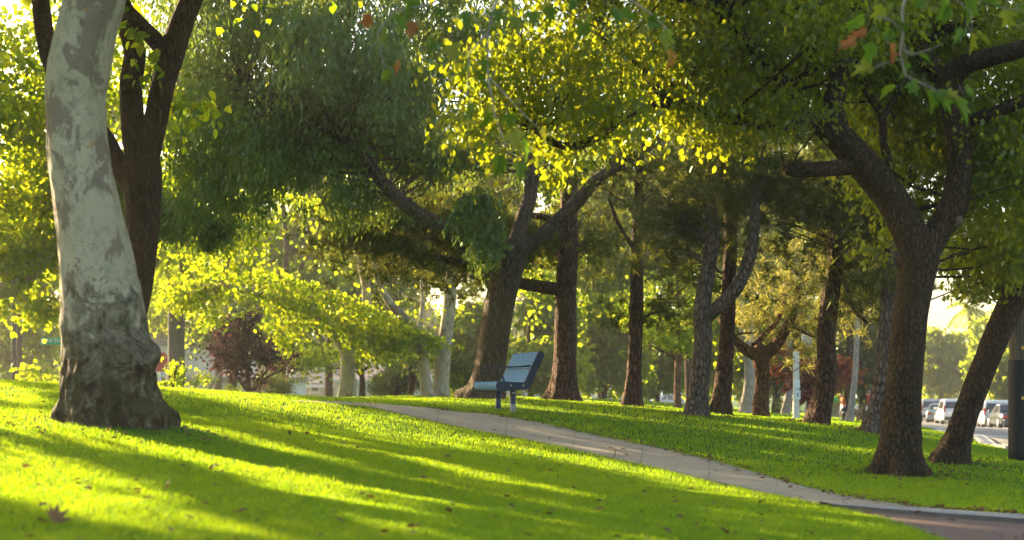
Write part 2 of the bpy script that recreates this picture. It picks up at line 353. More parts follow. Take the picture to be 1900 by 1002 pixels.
# joints cut across the concrete
jm = MB()
for i in range(8, NP - 4, 7):
    a, b = wA[i], wB[i]
    d = (wA[i + 1] - wA[i]); d = d / np.linalg.norm(d) * .005
    q = []
    for k in range(7):
        p = a * (1 - k / 6) + b * k / 6; z = g1(p[0], p[1]) + .0165; q += [(p[0] - d[0], p[1] - d[1], z), (p[0] + d[0], p[1] + d[1], z)]
    jm.add(q, [(2 * k, 2 * k + 1, 2 * k + 3, 2 * k + 2) for k in range(6)])
MAT['joint'] = plain('joint_dirt', (.15, .115, .08), .9)
tag(jm.build('path_joint_lines', MAT['joint']), kind='structure')
KU = [(1520, 939.5), (1600, 945), (1700, 951.5), (1900, 964.5), (2150, 981)]; KL = [(1545, 945), (1600, 950), (1700, 958.5), (1900, 973), (2150, 992)]
kA = np.array([hit(*p) for p in densify(KU, 30)]); kB = np.array([hit(*p) for p in densify(KL, 30)])
tag(link('kerb', strip_mesh('kerb', kA, kB, .045, MAT['kerb'], 4)), kind='structure')
def brick_mat():
    m, t, b = newmat('brick_paving'); v = coords(t)
    mp = t.nodes.new('ShaderNodeMapping'); mp.inputs['Rotation'].default_value = (0, 0, .5); t.links.new(v, mp.inputs[0])
    bt = nd(t, 'ShaderNodeTexBrick', Scale=1.0); bt.inputs['Brick Width'].default_value = .2; bt.inputs['Row Height'].default_value = .1; bt.inputs['Mortar Size'].default_value = .006
    bt.inputs['Color1'].default_value = (.14, .072, .045, 1); bt.inputs['Color2'].default_value = (.20, .11, .07, 1); bt.inputs['Mortar'].default_value = (.09, .07, .055, 1); t.links.new(mp.outputs[0], bt.inputs[0])
    n = noise_t(t, v, 9, 6); c = mixc(t, n.outputs[0], bt.outputs[0], (.16, .10, .08)); t.links.new(c, b.inputs['Base Color']); b.inputs['Roughness'].default_value = .85
    bump(t, b, bt.outputs['Fac'], -.5, .01); return m
MAT['brick'] = brick_mat()
BG = [(1562, 947), (1640, 967), (1700, 985), (1745, 1003), (1800, 1030), (1860, 1062), (1930, 1110)]
bA = np.array([hit(*p) for p in densify([(1562, 946.5)] + KL[1:], 30)]); bB = np.array([hit(*p) for p in densify(BG, 30)])
tag(link('brick_paving', strip_mesh('brick_paving', bA, bB, .010, MAT['brick'], 14)), kind='structure')
PATHPOLY = UP + LOW[::-1]; BRICKPOLY = KU + [(2300, 1100), (2150, 1160)] + BG[::-1]

# street on the right with its kerb; a cross street beyond the houses lies hidden behind the crest
def street_edge(y): return 7.55 + .242 * (y - 21) + 0 * y
ys = np.r_[np.arange(8, 60, 1.0), np.arange(60, 200, 4.0)]
MAT['asphalt'] = concrete_mat('asphalt', (.17, .155, .135), (.25, .23, .20))
sa = np.array([[street_edge(y) + .3, y, 0] for y in ys]); sb = np.array([[street_edge(y) + 16 + .05 * y, y, 0] for y in ys])
tag(link('road', strip_mesh('road', sa, sb, .02, MAT['asphalt'], 24)), kind='structure')
ka = np.array([[street_edge(y), y, 0] for y in ys]); kb = np.array([[street_edge(y) + .3, y, 0] for y in ys])
tag(link('road_kerb', strip_mesh('road_kerb', ka, kb, .06, MAT['kerb'], 3, .2)), kind='structure')

# ------------------------------------------------------------------ where the low sun gets through the crowns (ground seen from above the lawn)
SUNNY = [
    [(-200, 700), (40, 714), (75, 726), (112, 738), (112, 762), (0, 748), (-200, 730)],
    [(-200, 755), (100, 770), (260, 792), (400, 836), (560, 882), (640, 904), (800, 945), (940, 990), (1000, 1020), (780, 1020), (640, 958), (500, 910), (330, 855), (150, 822), (0, 800), (-200, 770)],
    [(-200, 828), (0, 842), (150, 872), (330, 922), (450, 968), (540, 1010), (260, 1010), (120, 962), (0, 930), (-200, 905)], [(560, 1012), (640, 985), (760, 1012)],
    [(318, 762), (440, 780), (600, 803), (760, 838), (960, 888), (1150, 930), (1260, 958), (1300, 975), (1230, 962), (1100, 932), (950, 906), (760, 857), (600, 824), (440, 792), (330, 776)],
    [(335, 783), (470, 808), (620, 846), (760, 886), (900, 916), (1050, 950), (1200, 985), (1180, 1000), (1000, 962), (850, 920), (700, 886), (600, 862), (450, 822), (345, 793)],
    [(815, 803), (960, 828), (1130, 858), (1300, 882), (1420, 914), (1540, 944), (1640, 970), (1745, 1003), (1690, 1006), (1560, 968), (1400, 925), (1270, 898), (1100, 868), (940, 836)],
    [(1040, 822), (1150, 832), (1260, 850), (1240, 858), (1120, 842)],
    [(1250, 816), (1400, 834), (1580, 860), (1590, 866), (1420, 843), (1290, 825)],
    [(950, 741), (1050, 746), (1180, 757), (1330, 772), (1500, 787), (1640, 806), (1640, 801), (1640, 730), (950, 730)],
    [(1300, 925), (1420, 950), (1540, 990), (1500, 1000), (1400, 965)],
    [(1300, 783), (1400, 790), (1600, 812), (1600, 818), (1400, 797)],
    [(1750, 826), (1900, 853), (1900, 862), (1760, 833)],
    [(1560, 946), (1700, 966), (1900, 985), (1900, 992), (1700, 976)]]
# places up in the crowns that the sun reaches: (px, py, depth, radius)
LITSPOTS = [(900, 120, 14.3, 1.0), (990, 210, 14.3, .75), (1100, 90, 14.6, .65), (1050, 330, 14.6, .45), (95, 330, 14.0, .45), (105, 560, 14.0, .45), (850, 260, 14.3, .5), (960, 330, 10.5, .3), (430, 520, 34, 1.0), (560, 560, 36.5, 1.1), (690, 610, 38, 1.1), (60, 300, 30, .8), (80, 570, 31, 1.2), (1430, 600, 30, .7), (1560, 330, 25.5, .5), (1440, 300, 25.2, .6), (1270, 330, 25.2, .5), (1400, 440, 26.6, .6), (1560, 440, 25.8, .5), (930, 430, 30.4, .7), (1640, 480, 24.4, .4), (700, 430, 30.2, .9), (1150, 300, 27.6, .5), (1520, 590, 30, .8), (1240, 430, 27.5, .8), (1480, 480, 26, .9), (860, 470, 30, 1.0), (1605, 550, 25, .7), (1310, 350, 25, .6), (1000, 590, 52, 1.6), (1115, 610, 64, 1.6), (1235, 590, 45, 1.4), (870, 600, 52, 1.4), (1400, 520, 60, 1.2), (300, 560, 36, 1.0), (30, 450, 31, 1.6), (780, 560, 38.4, 1.6)]
LITS = [(P(a, b, c), r) for a, b, c, r in LITSPOTS]
def sun_gaps(p, own=False):
    """True for leaves that would shade a sunny place"""
    q = p.copy(); t = np.zeros(len(p))
    for _ in range(6):
        t = (p[:, 2] - gz(q[:, 0], q[:, 1])) / SDIR[2]; q = p - t[:, None] * SDIR
    q[:, :2] += RNG.normal(0, .05, (len(p), 2))
    y = np.maximum(q[:, 1], 3); px = CX + F * q[:, 0] / y; py = HY + F * (CAMZ - q[:, 2]) / y
    kill = np.zeros(len(p), bool); vis = (q[:, 1] > 5) & (q[:, 1] < 47)
    for poly in SUNNY: kill |= inpoly(px, py, poly) & vis
    kill &= ~(RNG.random(len(p)) < .012)
    for T, r in LITS:
        v = p - T; s = v @ SDIR; d = np.linalg.norm(v - s[:, None] * SDIR, axis=1)
        kill |= (d < r * .85) & (s > r * 1.3) & (RNG.random(len(p)) > .04)
    for T in ([.1, 23.0, 1.45], [-.3, 24.0, 1.5]):      # the bench stands in shade
        v = p - np.array(T); s = v @ SDIR; d = np.linalg.norm(v - s[:, None] * SDIR, axis=1); kill &= ~((d < .8) & (s > 0))
    return kill

# ------------------------------------------------------------------ trees
def catmull(pts, step):
    pts = [np.array(p, float) for p in pts]; q = [2 * pts[0] - pts[1]] + pts + [2 * pts[-1] - pts[-2]]; out = []
    for i in range(1, len(q) - 2):
        L = np.linalg.norm(q[i + 1][:3] - q[i][:3]); n = max(2, int(L / step))
        for k in range(n):
            t = k / n; a, b, c, d = q[i - 1], q[i], q[i + 1], q[i + 2]
            out.append(.5 * (2 * b + (c - a) * t + (2 * a - 5 * b + 4 * c - d) * t * t + (3 * b - a - 3 * c + d) * t ** 3))
    out.append(pts[-1]); return np.array(out)
def limb_mesh(mb, pts4, seg, step, rough=.06, freq=3.0, flare=0.0, flh=.35, lobes=5, bumps=(), seed=0):
    """one tapered limb with knobbly skin; pts4 rows are x,y,z,radius"""
    c = catmull(pts4, step); c[:, 3] = np.maximum(c[:, 3], .003); n = len(c); V = []; Fc = []
    tg = np.gradient(c[:, :3], axis=0); tg /= np.linalg.norm(tg, axis=1)[:, None]
    u = np.cross(tg[0], [0, 1, 0.1]); u /= np.linalg.norm(u); s = 0.0
    for i in range(n):
        u = u - tg[i] * (u @ tg[i]); u /= np.linalg.norm(u); w = np.cross(tg[i], u)
        if i: s += np.linalg.norm(c[i, :3] - c[i - 1, :3])
        for k in range(seg):
            a = 2 * math.pi * k / seg; d = u * math.cos(a) + w * math.sin(a); r = c[i, 3]
            nv = Vector((d[0] * freq + seed, d[1] * freq, d[2] * freq + s * freq * .55 / max(c[0, 3], .05) * .3))
            r *= 1 + rough * (mnoise.noise(nv) + .6 * mnoise.noise(nv * 2.7) + .35 * mnoise.noise(nv * 6.1))
            if flare: r *= 1 + rough * 1.6 * math.exp(-(s / 1.1) ** 2) * (mnoise.noise(nv * 4.3) + .8 * mnoise.noise(nv * 9.0) + .9 * mnoise.noise(Vector((d[0] * 3.1 + seed, d[1] * 3.1, s * 4.0))))
            if flare: r *= 1 + flare * math.exp(-max(s - .3, 0) / flh) * (.75 + .45 * math.cos(lobes * a + seed) + .25 * math.cos((lobes - 2) * a + 2 * seed))
            p = c[i, :3] + d * r
            for (bp, br, bh) in bumps:
                q = np.linalg.norm(p - bp); p = p + d * bh * math.exp(-(q / br) ** 2)
            V.append(p)
    for i in range(n - 1):
        for k in range(seg):
            a, b = i * seg + k, i * seg + (k + 1) % seg; Fc.append((a, b, b + seg, a + seg))
    V.append(c[-1, :3]); Fc += [((n - 1) * seg + k, (n - 1) * seg + (k + 1) % seg, len(V) - 1) for k in range(seg)]
    mb.add(V, Fc); return c

LEAF = {   # outlines as triangle fans: side, along, lift
    'oval': (np.array([(0, 0, 0), (.26, .3, .04), (.27, .62, .05), (0, 1, -.06), (-.27, .62, .05), (-.26, .3, .04)]), [(0, 1, 2), (0, 2, 3), (0, 3, 4), (0, 4, 5)]),
    'narrow': (np.array([(0, 0, 0), (.11, .4, .02), (0, 1, -.08), (-.11, .4, .02)]), [(0, 1, 2), (0, 2, 3)]),
    'lobed': (np.array([(0, .08, 0), (.20, .02, 0), (.52, .34, .05), (.24, .42, .02), (.40, .80, .05), (.12, .64, 0), (0, 1.05, -.08), (-.12, .64, 0), (-.40, .80, .05), (-.24, .42, .02), (-.52, .34, .05), (-.20, .02, 0)]),
              [(0, i, i + 1) for i in range(1, 11)]),
    'lobed_near': (np.array([(0, .08, 0), (.20, .0, .05), (.50, .28, .20), (.24, .40, .08), (.36, .80, .10), (.12, .64, .02), (0, 1.0, -.26), (-.12, .64, .02), (-.40, .74, .02), (-.24, .42, .08), (-.54, .34, .10), (-.20, .02, .07)]),
              [(0, i, i + 1) for i in range(1, 11)]),
    'coarse': (np.array([(0, 0, 0), (.42, .22, .05), (.30, .62, .02), (0, 1, -.06), (-.30, .62, .02), (-.42, .22, .05)]), [(0, 1, 2), (0, 2, 3), (0, 3, 4), (0, 4, 5)]),
    'needle': (np.array([(-.5, 0, 0), (.5, 0, 0), (0, 1, 0)]), [(0, 1, 2)]),
}
def leaf_mesh(name, p, d, nrm, size, kind, mat, origin, width=None):
    T, tf = LEAF[kind]; T = T.astype(np.float32); N = len(p)
    d = d / np.linalg.norm(d, axis=1)[:, None]; nrm = nrm - d * (d * nrm).sum(1)[:, None]; nrm /= np.linalg.norm(nrm, axis=1)[:, None] + 1e-9
    sd = np.cross(d, nrm); wid = size if width is None else width
    V = (p - origin)[:, None, :] + (T[None, :, 0, None] * sd[:, None, :]) * wid[:, None, None] + (T[None, :, 1, None] * d[:, None, :] + T[None, :, 2, None] * nrm[:, None, :]) * size[:, None, None]
    tf = np.array(tf); polys = (np.arange(N)[:, None, None] * len(T) + tf[None]).reshape(-1, 3)
    return mesh_np(name, V.reshape(-1, 3), polys, mat)
def rand_dir(n): v = RNG.normal(size=(n, 3)); return v / np.linalg.norm(v, axis=1)[:, None]
def clump_points(ells):
    """clump centres and leaf counts from crown lobes (px, py, depth, rx px, rz px, ry m, clumps, leaves, clump radius)"""
    out = []
    for (px, py, Y, rx, rz, ry, nc, nl, cr) in ells:
        c = P(px, py, Y); u = rand_dir(nc) * (RNG.random(nc) ** .42)[:, None]
        q = c + u * np.array([M(rx, Y), ry, M(rz, Y)])
        far_ = RNG.random(nc) < .2; q[far_] = c + (q[far_] - c) * RNG.uniform(1.0, 1.5, far_.sum())[:, None] + np.array([0, 0, -.15])
        out += [(q[i], nl * (.6 if far_[i] else 1), cr * (.75 if far_[i] else 1)) for i in range(nc)]
    return out
def crown_mesh(name, clumps, kind, size, mat, origin, droop=.3, cull=True, width=None, flat=.75):
    ps, ds, ns = [], [], []
    for c, nl, cr in clumps:
        n = max(3, int(nl * RNG.uniform(.5, 1.5))); r = cr * RNG.uniform(.6, 1.35)
        if kind == 'needle':     # tufts: needles fan out of a few twig ends
            k = max(1, n // 22); tp = c + RNG.normal(0, 1, (k, 3)) * [r, r, r * flat]
            td = rand_dir(k) * .6 + [0, 0, .25]
            tp = np.repeat(tp, 22, 0); td = np.repeat(td, 22, 0)
            dd = td + rand_dir(len(tp)) * 1.0
            ps.append(tp + RNG.normal(0, .02, tp.shape)); ds.append(dd); ns.append(rand_dir(len(tp)))
        else:
            ps.append(c + RNG.normal(0, 1, (n, 3)) * [r, r, r * flat] * .62)
            ds.append(rand_dir(n) + [0, 0, -droop * 2.2]); ns.append(rand_dir(n) * .75 + [0, 0, .75] if kind != 'narrow' else rand_dir(n))
    p, d, n = np.concatenate(ps), np.concatenate(ds), np.concatenate(ns)
    if cull: k = ~sun_gaps(p); p, d, n = p[k], d[k], n[k]
    keep = p[:, 2] > gz(p[:, 0], p[:, 1]) + .35; p, d, n = p[keep], d[keep], n[keep]
    s = size * RNG.uniform(.65, 1.25, len(p)); w = None if width is None else np.full(len(p), width) * RNG.uniform(.7, 1.3, len(p))
    return leaf_mesh(name, p, d, n, s, kind, mat, origin, w)
def tree(name, label, base, limbs, ells, barkm, leafm, kind, size, droop=.3, group=None, seg=20, step=.16, rough=.07, flare=.5, flh=.3, lobes=5, bumps=(), twigs=.5, cull=True, width=None, cat='tree', flat=.75, twig_r=.008, sm=None, seed=None):
    """limbs: polylines of (px, py, depth, diameter px) measured on the photo; the first one starts at the ground"""
    sd = (seed if seed is not None else len(label) * 1.37)
    Lw = [[np.r_[P(a, b, Y), M(w, Y) / 2] for a, b, Y, w in L] for L in limbs]
    g = Lw[0][0]; gr = g1(g[0], g[1]); o = np.array([g[0], g[1], gr])
    dirn = Lw[0][1][:3] - g[:3]; foot = g.copy(); foot[:3] = g[:3] + np.array([0, 0, min(gr, g[2]) - g[2]]) - dirn / np.linalg.norm(dirn) * .3
    Lw[0] = [foot] + Lw[0]
    root = thing(name, label, cat, o, group=group)
    mb = MB(); skel = []
    for i, L in enumerate(Lw):
        L = [np.r_[q[:3] - o, q[3]] for q in L]
        r0 = L[0][3]; sg = seg if i == 0 else max(7, int(seg * min(1, .35 + r0 / Lw[0][1][3] * .6)))
        c = limb_mesh(mb, L, sg, step if i == 0 else step * 1.3, rough, 2.2, flare if i == 0 else 0, flh, lobes, [(b[0] - o, b[1], b[2]) for b in bumps] if i == 0 else (), sd + i * 3.1)
        skel.append(c[(len(c) // 3 if i == 0 else 0):])
    clumps = clump_points(ells)
    S = np.concatenate(skel) if skel else None
    if twigs and len(clumps):
        cen = np.array([c[0] for c in clumps]); live = np.nonzero(~sun_gaps(cen))[0] if cull else np.arange(len(cen))
        for j in range(int(len(live) * twigs)):
            c = cen[live[RNG.integers(len(live))]] - o; dd = np.linalg.norm(S[:, :3] - c, axis=1) + np.maximum(0, S[:, 2] - c[2] + .35) * .9
            b = S[np.argmin(dd)]; L = np.linalg.norm(c - b[:3])
            if L < .25 or L > 2.4: continue
            mid = (b[:3] + c) / 2 + RNG.normal(0, .12 * L, 3) + [0, 0, .08 * L]; r = min(b[3] * .5, twig_r + .009 * L)
            mb.tube([b[:3], b[:3] * .4 + mid * .6, mid * .45 + c * .55 + RNG.normal(0, .04 * L, 3), c], [r, r * .75, r * .5, r * .22], 5, False)
    link('trunk', mesh('trunk', mb.v, mb.f, barkm), root)
    if clumps: link('crown', crown_mesh('crown', clumps, kind, size, leafm, o, droop, cull, width, flat), root)
    return root

# ---- the pale sycamore in front
SB = P(285, 655, 13.85)
syc = tree('sycamore_tree', 'thick pale sycamore with mottled bark and a burl on its dark gnarled foot', None, [
    [(212, 790, 14, 158), (208, 770, 14, 160), (202, 700, 14, 160), (194, 600, 14, 150), (181, 500, 14, 135), (165, 400, 14, 121), (148, 300, 14, 113), (141, 200, 14, 107), (147, 130, 14, 112), (163, 50, 14, 108), (176, 0, 14, 108), (196, -120, 14, 104), (225, -260, 14, 96), (265, -420, 14, 80), (300, -640, 14, 50), (320, -800, 14, 20)],
    [(215, -220, 14, 74), (330, -330, 13.4, 56), (520, -430, 12.6, 44), (760, -400, 11.6, 34), (950, -330, 10.9, 24), (1040, -200, 10.6, 14)],
    [(225, -260, 14, 70), (100, -420, 14.6, 56), (-120, -560, 15.2, 38), (-350, -640, 15.6, 20)],
    [(240, -330, 14, 60), (330, -560, 14.8, 44), (520, -760, 15.6, 24)],
    ], [(560, -520, 13, 420, 170, 1.8, 90, 60, .45), (100, -560, 15, 420, 180, 2.2, 80, 60, .5), (880, -360, 11.3, 200, 90, .9, 26, 45, .35), (300, -820, 15, 500, 160, 2.4, 70, 60, .5), (350, -250, 13.2, 200, 60, .7, 14, 40, .3)],
    MAT['syc_bark'], MAT['leaf_syc'], 'coarse', .15, .5, seg=96, step=.03, rough=.06, flare=.42, flh=.2, lobes=6, twigs=.6, group=None,
    bumps=[(P(280, 660, 13.85), .15, .17), (P(262, 690, 13.65), .14, .08), (P(292, 640, 14.0), .10, .08), (P(140, 745, 13.7), .22, .06), (P(290, 770, 13.9), .16, .10), (P(115, 770, 13.8), .12, .07), (P(170, 770, 13.5), .10, .06), (P(230, 775, 13.5), .10, .07), (P(150, 690, 13.55), .10, .04), (P(245, 640, 13.6), .09, .05), (P(240, 560, 13.75), .14, .04), (P(130, 600, 13.8), .12, .04), (P(205, 720, 13.5), .16, .05), (P(180, 640, 13.5), .12, .05)], seed=4.2)

# hanging branches of lobed leaves close above the camera, each kept as a branch of its own tree
def hanging_branch(parent, name, stems, leaves, label=None):
    o = np.array(parent.location); mb = MB()
    for L in stems: mb.tube([P(a, b, Y) - o for a, b, Y, w in L], [M(w, Y) / 2 for a, b, Y, w in L], 7)
    p, d, n, s, t = [], [], [], [], []
    for (px, py, Y, sz, ang, turn) in leaves:       # ang: direction the tip points in the picture, 0 = down
        a = math.radians(ang); q = P(px, py, Y); p.append(q); dd = np.array([math.sin(a), RNG.normal(0, .35), -math.cos(a)]); sz = sz * 1.12; d.append(dd)
        n.append(np.array([math.sin(math.radians(turn * 1.3)) * .9, -math.cos(math.radians(turn * 1.3)) * .8, RNG.normal(.35, .45)])); s.append(M(sz, Y) / 1.0)
        mb.tube([q - o, q - o - dd * .03, q - o - dd * .05 + np.array([RNG.normal(0, .015), .02, .035])], .0014, 4)
    me = leaf_mesh('leaves', np.array(p), np.array(d), np.array(n), np.array(s) * RNG.uniform(.8, 1.2, len(s)), 'lobed_near', MAT['leaf_syc_near'], o, np.array(s) * RNG.uniform(.55, 1.0, len(s)))
    br = mb.build(name, MAT['pale_bark'], parent, True); link('leaves', me, br); return br
MAT['leaf_syc_near'] = leafmat('sycamore_leaf_near', [(0, (.030, .075, .008)), (.6, (.055, .11, .012)), (.80, (.10, .12, .015)), (.84, (.22, .075, .03)), (1, (.27, .11, .045))],
                               [(0, (.13, .26, .012)), (.6, (.20, .36, .015)), (.80, (.55, .55, .03)), (.84, (.55, .18, .04)), (1, (.5, .22, .05))], .03, .55, .4, .2)
NL = [(715, 128, 10.2, 34, -10, 20), (708, 60, 10.3, 40, 10, -30), (745, 120, 10.4, 30, -60, 10), (735, 25, 10.3, 42, 20, 30), (770, 40, 10.3, 34, -20, 0), (690, 30, 10.4, 30, -50, 0), (800, 70, 10.2, 36, 5, 30), (838, 80, 10.2, 40, 15, -20),
      (865, 105, 10.4, 34, 0, 50), (905, 110, 10.3, 36, -15, 0), (872, 190, 10.3, 38, -10, 20), (893, 135, 10.3, 34, 20, -50), (945, 210, 10.2, 42, 5, 10), (910, 205, 10.3, 36, -30, 30), (955, 240, 10.2, 46, 10, -30), (900, 260, 10.3, 30, -10, 60),
      (928, 285, 10.2, 46, -10, 10), (965, 298, 10.1, 50, 0, 5), (935, 300, 10.3, 34, -30, 40), (965, 260, 10.3, 40, 30, 40), (1000, 240, 10.3, 34, 40, 0), (985, 20, 10.3, 40, 10, 20), (960, 30, 10.4, 36, -20, 0), (1090, 20, 10.3, 42, 0, 60),
      (1085, 40, 10.2, 36, -20, 20), (1130, 15, 10.3, 38, 30, 10), (1150, 20, 10.3, 34, 60, 0), (1200, 40, 10.3, 34, 80, 10), (1235, 55, 10.2, 38, 15, -40), (1245, 90, 10.2, 36, -5, 20), (1190, 15, 10.3, 40, 30, 0), (1020, 10, 10.4, 36, 0, 0), (905, 40, 10.4, 34, 0, 20),
      (860, 20, 10.3, 40, 10, 10), (820, 15, 10.4, 34, -30, 0), (925, 15, 10.3, 40, 0, -20), (1060, -5, 10.3, 40, 0, 30), (760, -10, 10.3, 44, 0, 30)]
hanging_branch(syc, 'hanging_branch', [
    [(1040, -200, 10.6, 14), (980, -110, 10.4, 9), (930, -30, 10.35, 6), (905, 60, 10.35, 4), (905, 140, 10.3, 4), (920, 220, 10.25, 3), (945, 290, 10.2, 2)],
    [(940, -50, 10.35, 6), (860, -20, 10.3, 4.5), (790, 10, 10.3, 4), (730, 20, 10.35, 3), (700, 60, 10.3, 2.4), (712, 120, 10.2, 2)],
    [(980, -110, 10.4, 7), (1060, -60, 10.4, 5), (1140, -20, 10.35, 4), (1200, 20, 10.3, 3), (1240, 55, 10.25, 2.4), (1250, 90, 10.2, 2)],
    [(905, 60, 10.35, 4), (870, 100, 10.35, 3), (868, 180, 10.3, 2)], [(905, 140, 10.3, 3), (960, 200, 10.3, 2.4), (1000, 240, 10.3, 2)]], NL)
# second sycamore: its trunk stands just outside the picture on the right, a spray of leaves hangs into view
syr = tree('sycamore_tree', 'sycamore at the right edge, seen only by its pale hanging twig of curled leaves', None, [
    [(2330, 1085, 8.0, 130), (2330, 900, 8.0, 120), (2325, 500, 8.0, 110), (2310, 100, 8.0, 100), (2280, -300, 8.1, 80), (2250, -700, 8.2, 40)],
    [(2310, 100, 8.0, 60), (2200, -60, 8.3, 46), (2050, -140, 8.7, 32), (1860, -160, 9.0, 20), (1720, -110, 9.1, 12)]],
    [(2250, -650, 8.3, 420, 240, 1.2, 40, 50, .4)], MAT['syc_bark_far'], MAT['leaf_syc'], 'coarse', .16, .5, seg=24, seed=2.2)
RL = [(1605, 30, 9.0, 46, -60, 30), (1640, 10, 9.0, 40, -30, 0), (1610, 60, 9.0, 40, -80, 10), (1625, 80, 9.0, 46, -20, -40), (1590, 75, 9.0, 34, -70, 20), (1650, 85, 9.0, 40, 15, 60), (1655, 55, 9.05, 34, -40, 0), (1618, 125, 9.0, 40, -75, 0), (1660, 30, 9.0, 38, 40, 20),
      (1680, 115, 9.0, 34, -10, 70), (1700, 100, 9.0, 36, 70, 40), (1690, 150, 8.95, 42, 10, -50), (1720, 165, 8.95, 44, 20, 30), (1735, 170, 8.95, 46, 40, 10), (1750, 175, 8.95, 40, 70, -30), (1770, 180, 8.95, 52, 30, 20), (1790, 170, 8.95, 38, 85, 0),
      (1665, 160, 8.95, 40, -70, 30), (1790, -15, 8.9, 56, 15, 20), (1820, 0, 8.9, 40, 70, 0), (1800, 60, 8.9, 44, 20, 60), (1790, 55, 8.9, 30, -40, 0), (1810, 65, 8.9, 36, 75, 20), (1870, 15, 8.9, 46, 5, -30), (1890, 10, 8.9, 36, 60, 0), (1760, 10, 8.95, 40, -20, 0), (1750, -10, 9.0, 44, 0, 40), (1720, -20, 9.0, 40, -30, 0), (1700, 60, 9.0, 24, 60, 10)]
hanging_branch(syr, 'hanging_branch', [
    [(1720, -110, 9.1, 12), (1690, -40, 9.05, 7), (1674, 20, 9.0, 6), (1676, 60, 9.0, 5.5), (1670, 100, 9.0, 5), (1680, 140, 8.97, 4), (1730, 165, 8.95, 3), (1775, 182, 8.95, 2)],
    [(1676, 60, 9.0, 4), (1655, 38, 9.0, 3), (1625, 30, 9.0, 2)], [(1674, 90, 9.0, 4), (1690, 102, 9.0, 3), (1725, 92, 9.0, 2.2), (1750, 80, 9.0, 2)], [(1670, 110, 9.0, 3), (1640, 118, 9.0, 2.4), (1622, 128, 9.0, 2)],
    [(1690, -40, 9.05, 6), (1750, -20, 8.95, 4), (1800, 20, 8.9, 3), (1805, 60, 8.9, 2)], [(1760, -60, 9.0, 5), (1830, 10, 8.9, 4), (1900, 20, 8.9, 3)]], RL)

# ---- the dark forked tree behind the sycamore
tree('forked_tree', 'dark brown forked tree standing right behind the pale sycamore', None, [
    [(205, 772, 18, 78), (210, 740, 18, 74), (228, 640, 18, 64), (252, 540, 18, 58), (263, 440, 18, 60), (264, 340, 18, 70), (262, 290, 18, 66)],
    [(262, 320, 18, 50), (248, 240, 18, 44), (243, 160, 18, 42), (250, 105, 17.9, 40), (240, 60, 17.9, 38), (205, 0, 17.8, 34), (160, -120, 17.6, 26), (120, -260, 17.5, 12)],
    [(266, 310, 18, 54), (285, 240, 18, 44), (302, 160, 18.1, 44), (318, 100, 18.1, 48), (342, 30, 18.2, 42), (380, -60, 18.3, 36), (430, -200, 18.4, 24), (460, -330, 18.5, 10)],
    [(318, 110, 18.1, 36), (285, 72, 18.1, 32), (255, 40, 18, 28), (230, 5, 17.8, 24), (215, -80, 17.4, 18)],
    [(250, 350, 18, 44), (222, 310, 18, 36), (190, 250, 18.1, 34), (120, 170, 18.2, 32), (88, 90, 18.3, 34), (75, 0, 18.4, 32), (60, -120, 18.5, 24), (40, -280, 18.6, 10)]],
    [(300, -130, 18, 330, 110, 1.8, 90, 60, .42), (0, -160, 18.4, 260, 120, 1.8, 60, 60, .42), (640, -200, 18.5, 300, 110, 1.8, 70, 60, .45), (280, 70, 17.6, 70, 45, .7, 7, 30, .25), (340, 170, 18, 50, 60, .5, 5, 25, .22), (400, -20, 18.6, 120, 60, 1.0, 18, 45, .3)],
    MAT['brown_bark'], MAT['leaf_syc'], 'coarse', .13, .4, seg=40, step=.06, rough=.05, seed=7.7)

# ---- the weeping grey-green tree leaning behind the bench
WEEP = [(470, 60, 27, 190, 90, 2.2, 80, 150, .5), (640, 130, 26, 150, 110, 2.2, 90, 150, .45), (420, 230, 28, 110, 100, 1.8, 60, 140, .45), (560, 250, 27, 130, 90, 2.0, 72, 150, .42), (720, 220, 28.2, 120, 90, 1.4, 60, 150, .45), (800, 290, 28.2, 110, 60, .8, 30, 130, .36),
        (640, 360, 27, 60, 40, .8, 12, 120, .33), (720, 400, 28.4, 70, 30, .6, 8, 100, .3), (885, 400, 26.4, 46, 66, .6, 18, 130, .26), (840, 60, 28, 160, 90, 2, 60, 140, .5), (600, -80, 27, 330, 110, 2.8, 80, 120, .6), (1100, 240, 27.6, 130, 60, 1.2, 22, 120, .4), (1000, 320, 28.6, 100, 40, .7, 14, 110, .3),
        (380, 330, 28, 60, 60, 1.2, 16, 120, .36), (480, 350, 28, 80, 50, 1.2, 16, 120, .36), (905, 470, 25.8, 34, 30, .4, 7, 90, .2), (330, 395, 29.6, 95, 36, .8, 34, 160, .3), (400, 425, 29.8, 40, 26, .6, 12, 150, .26), (380, -150, 25.5, 300, 120, 2.4, 80, 110, .6), (760, -180, 26.5, 300, 110, 2.4, 70, 110, .6)]
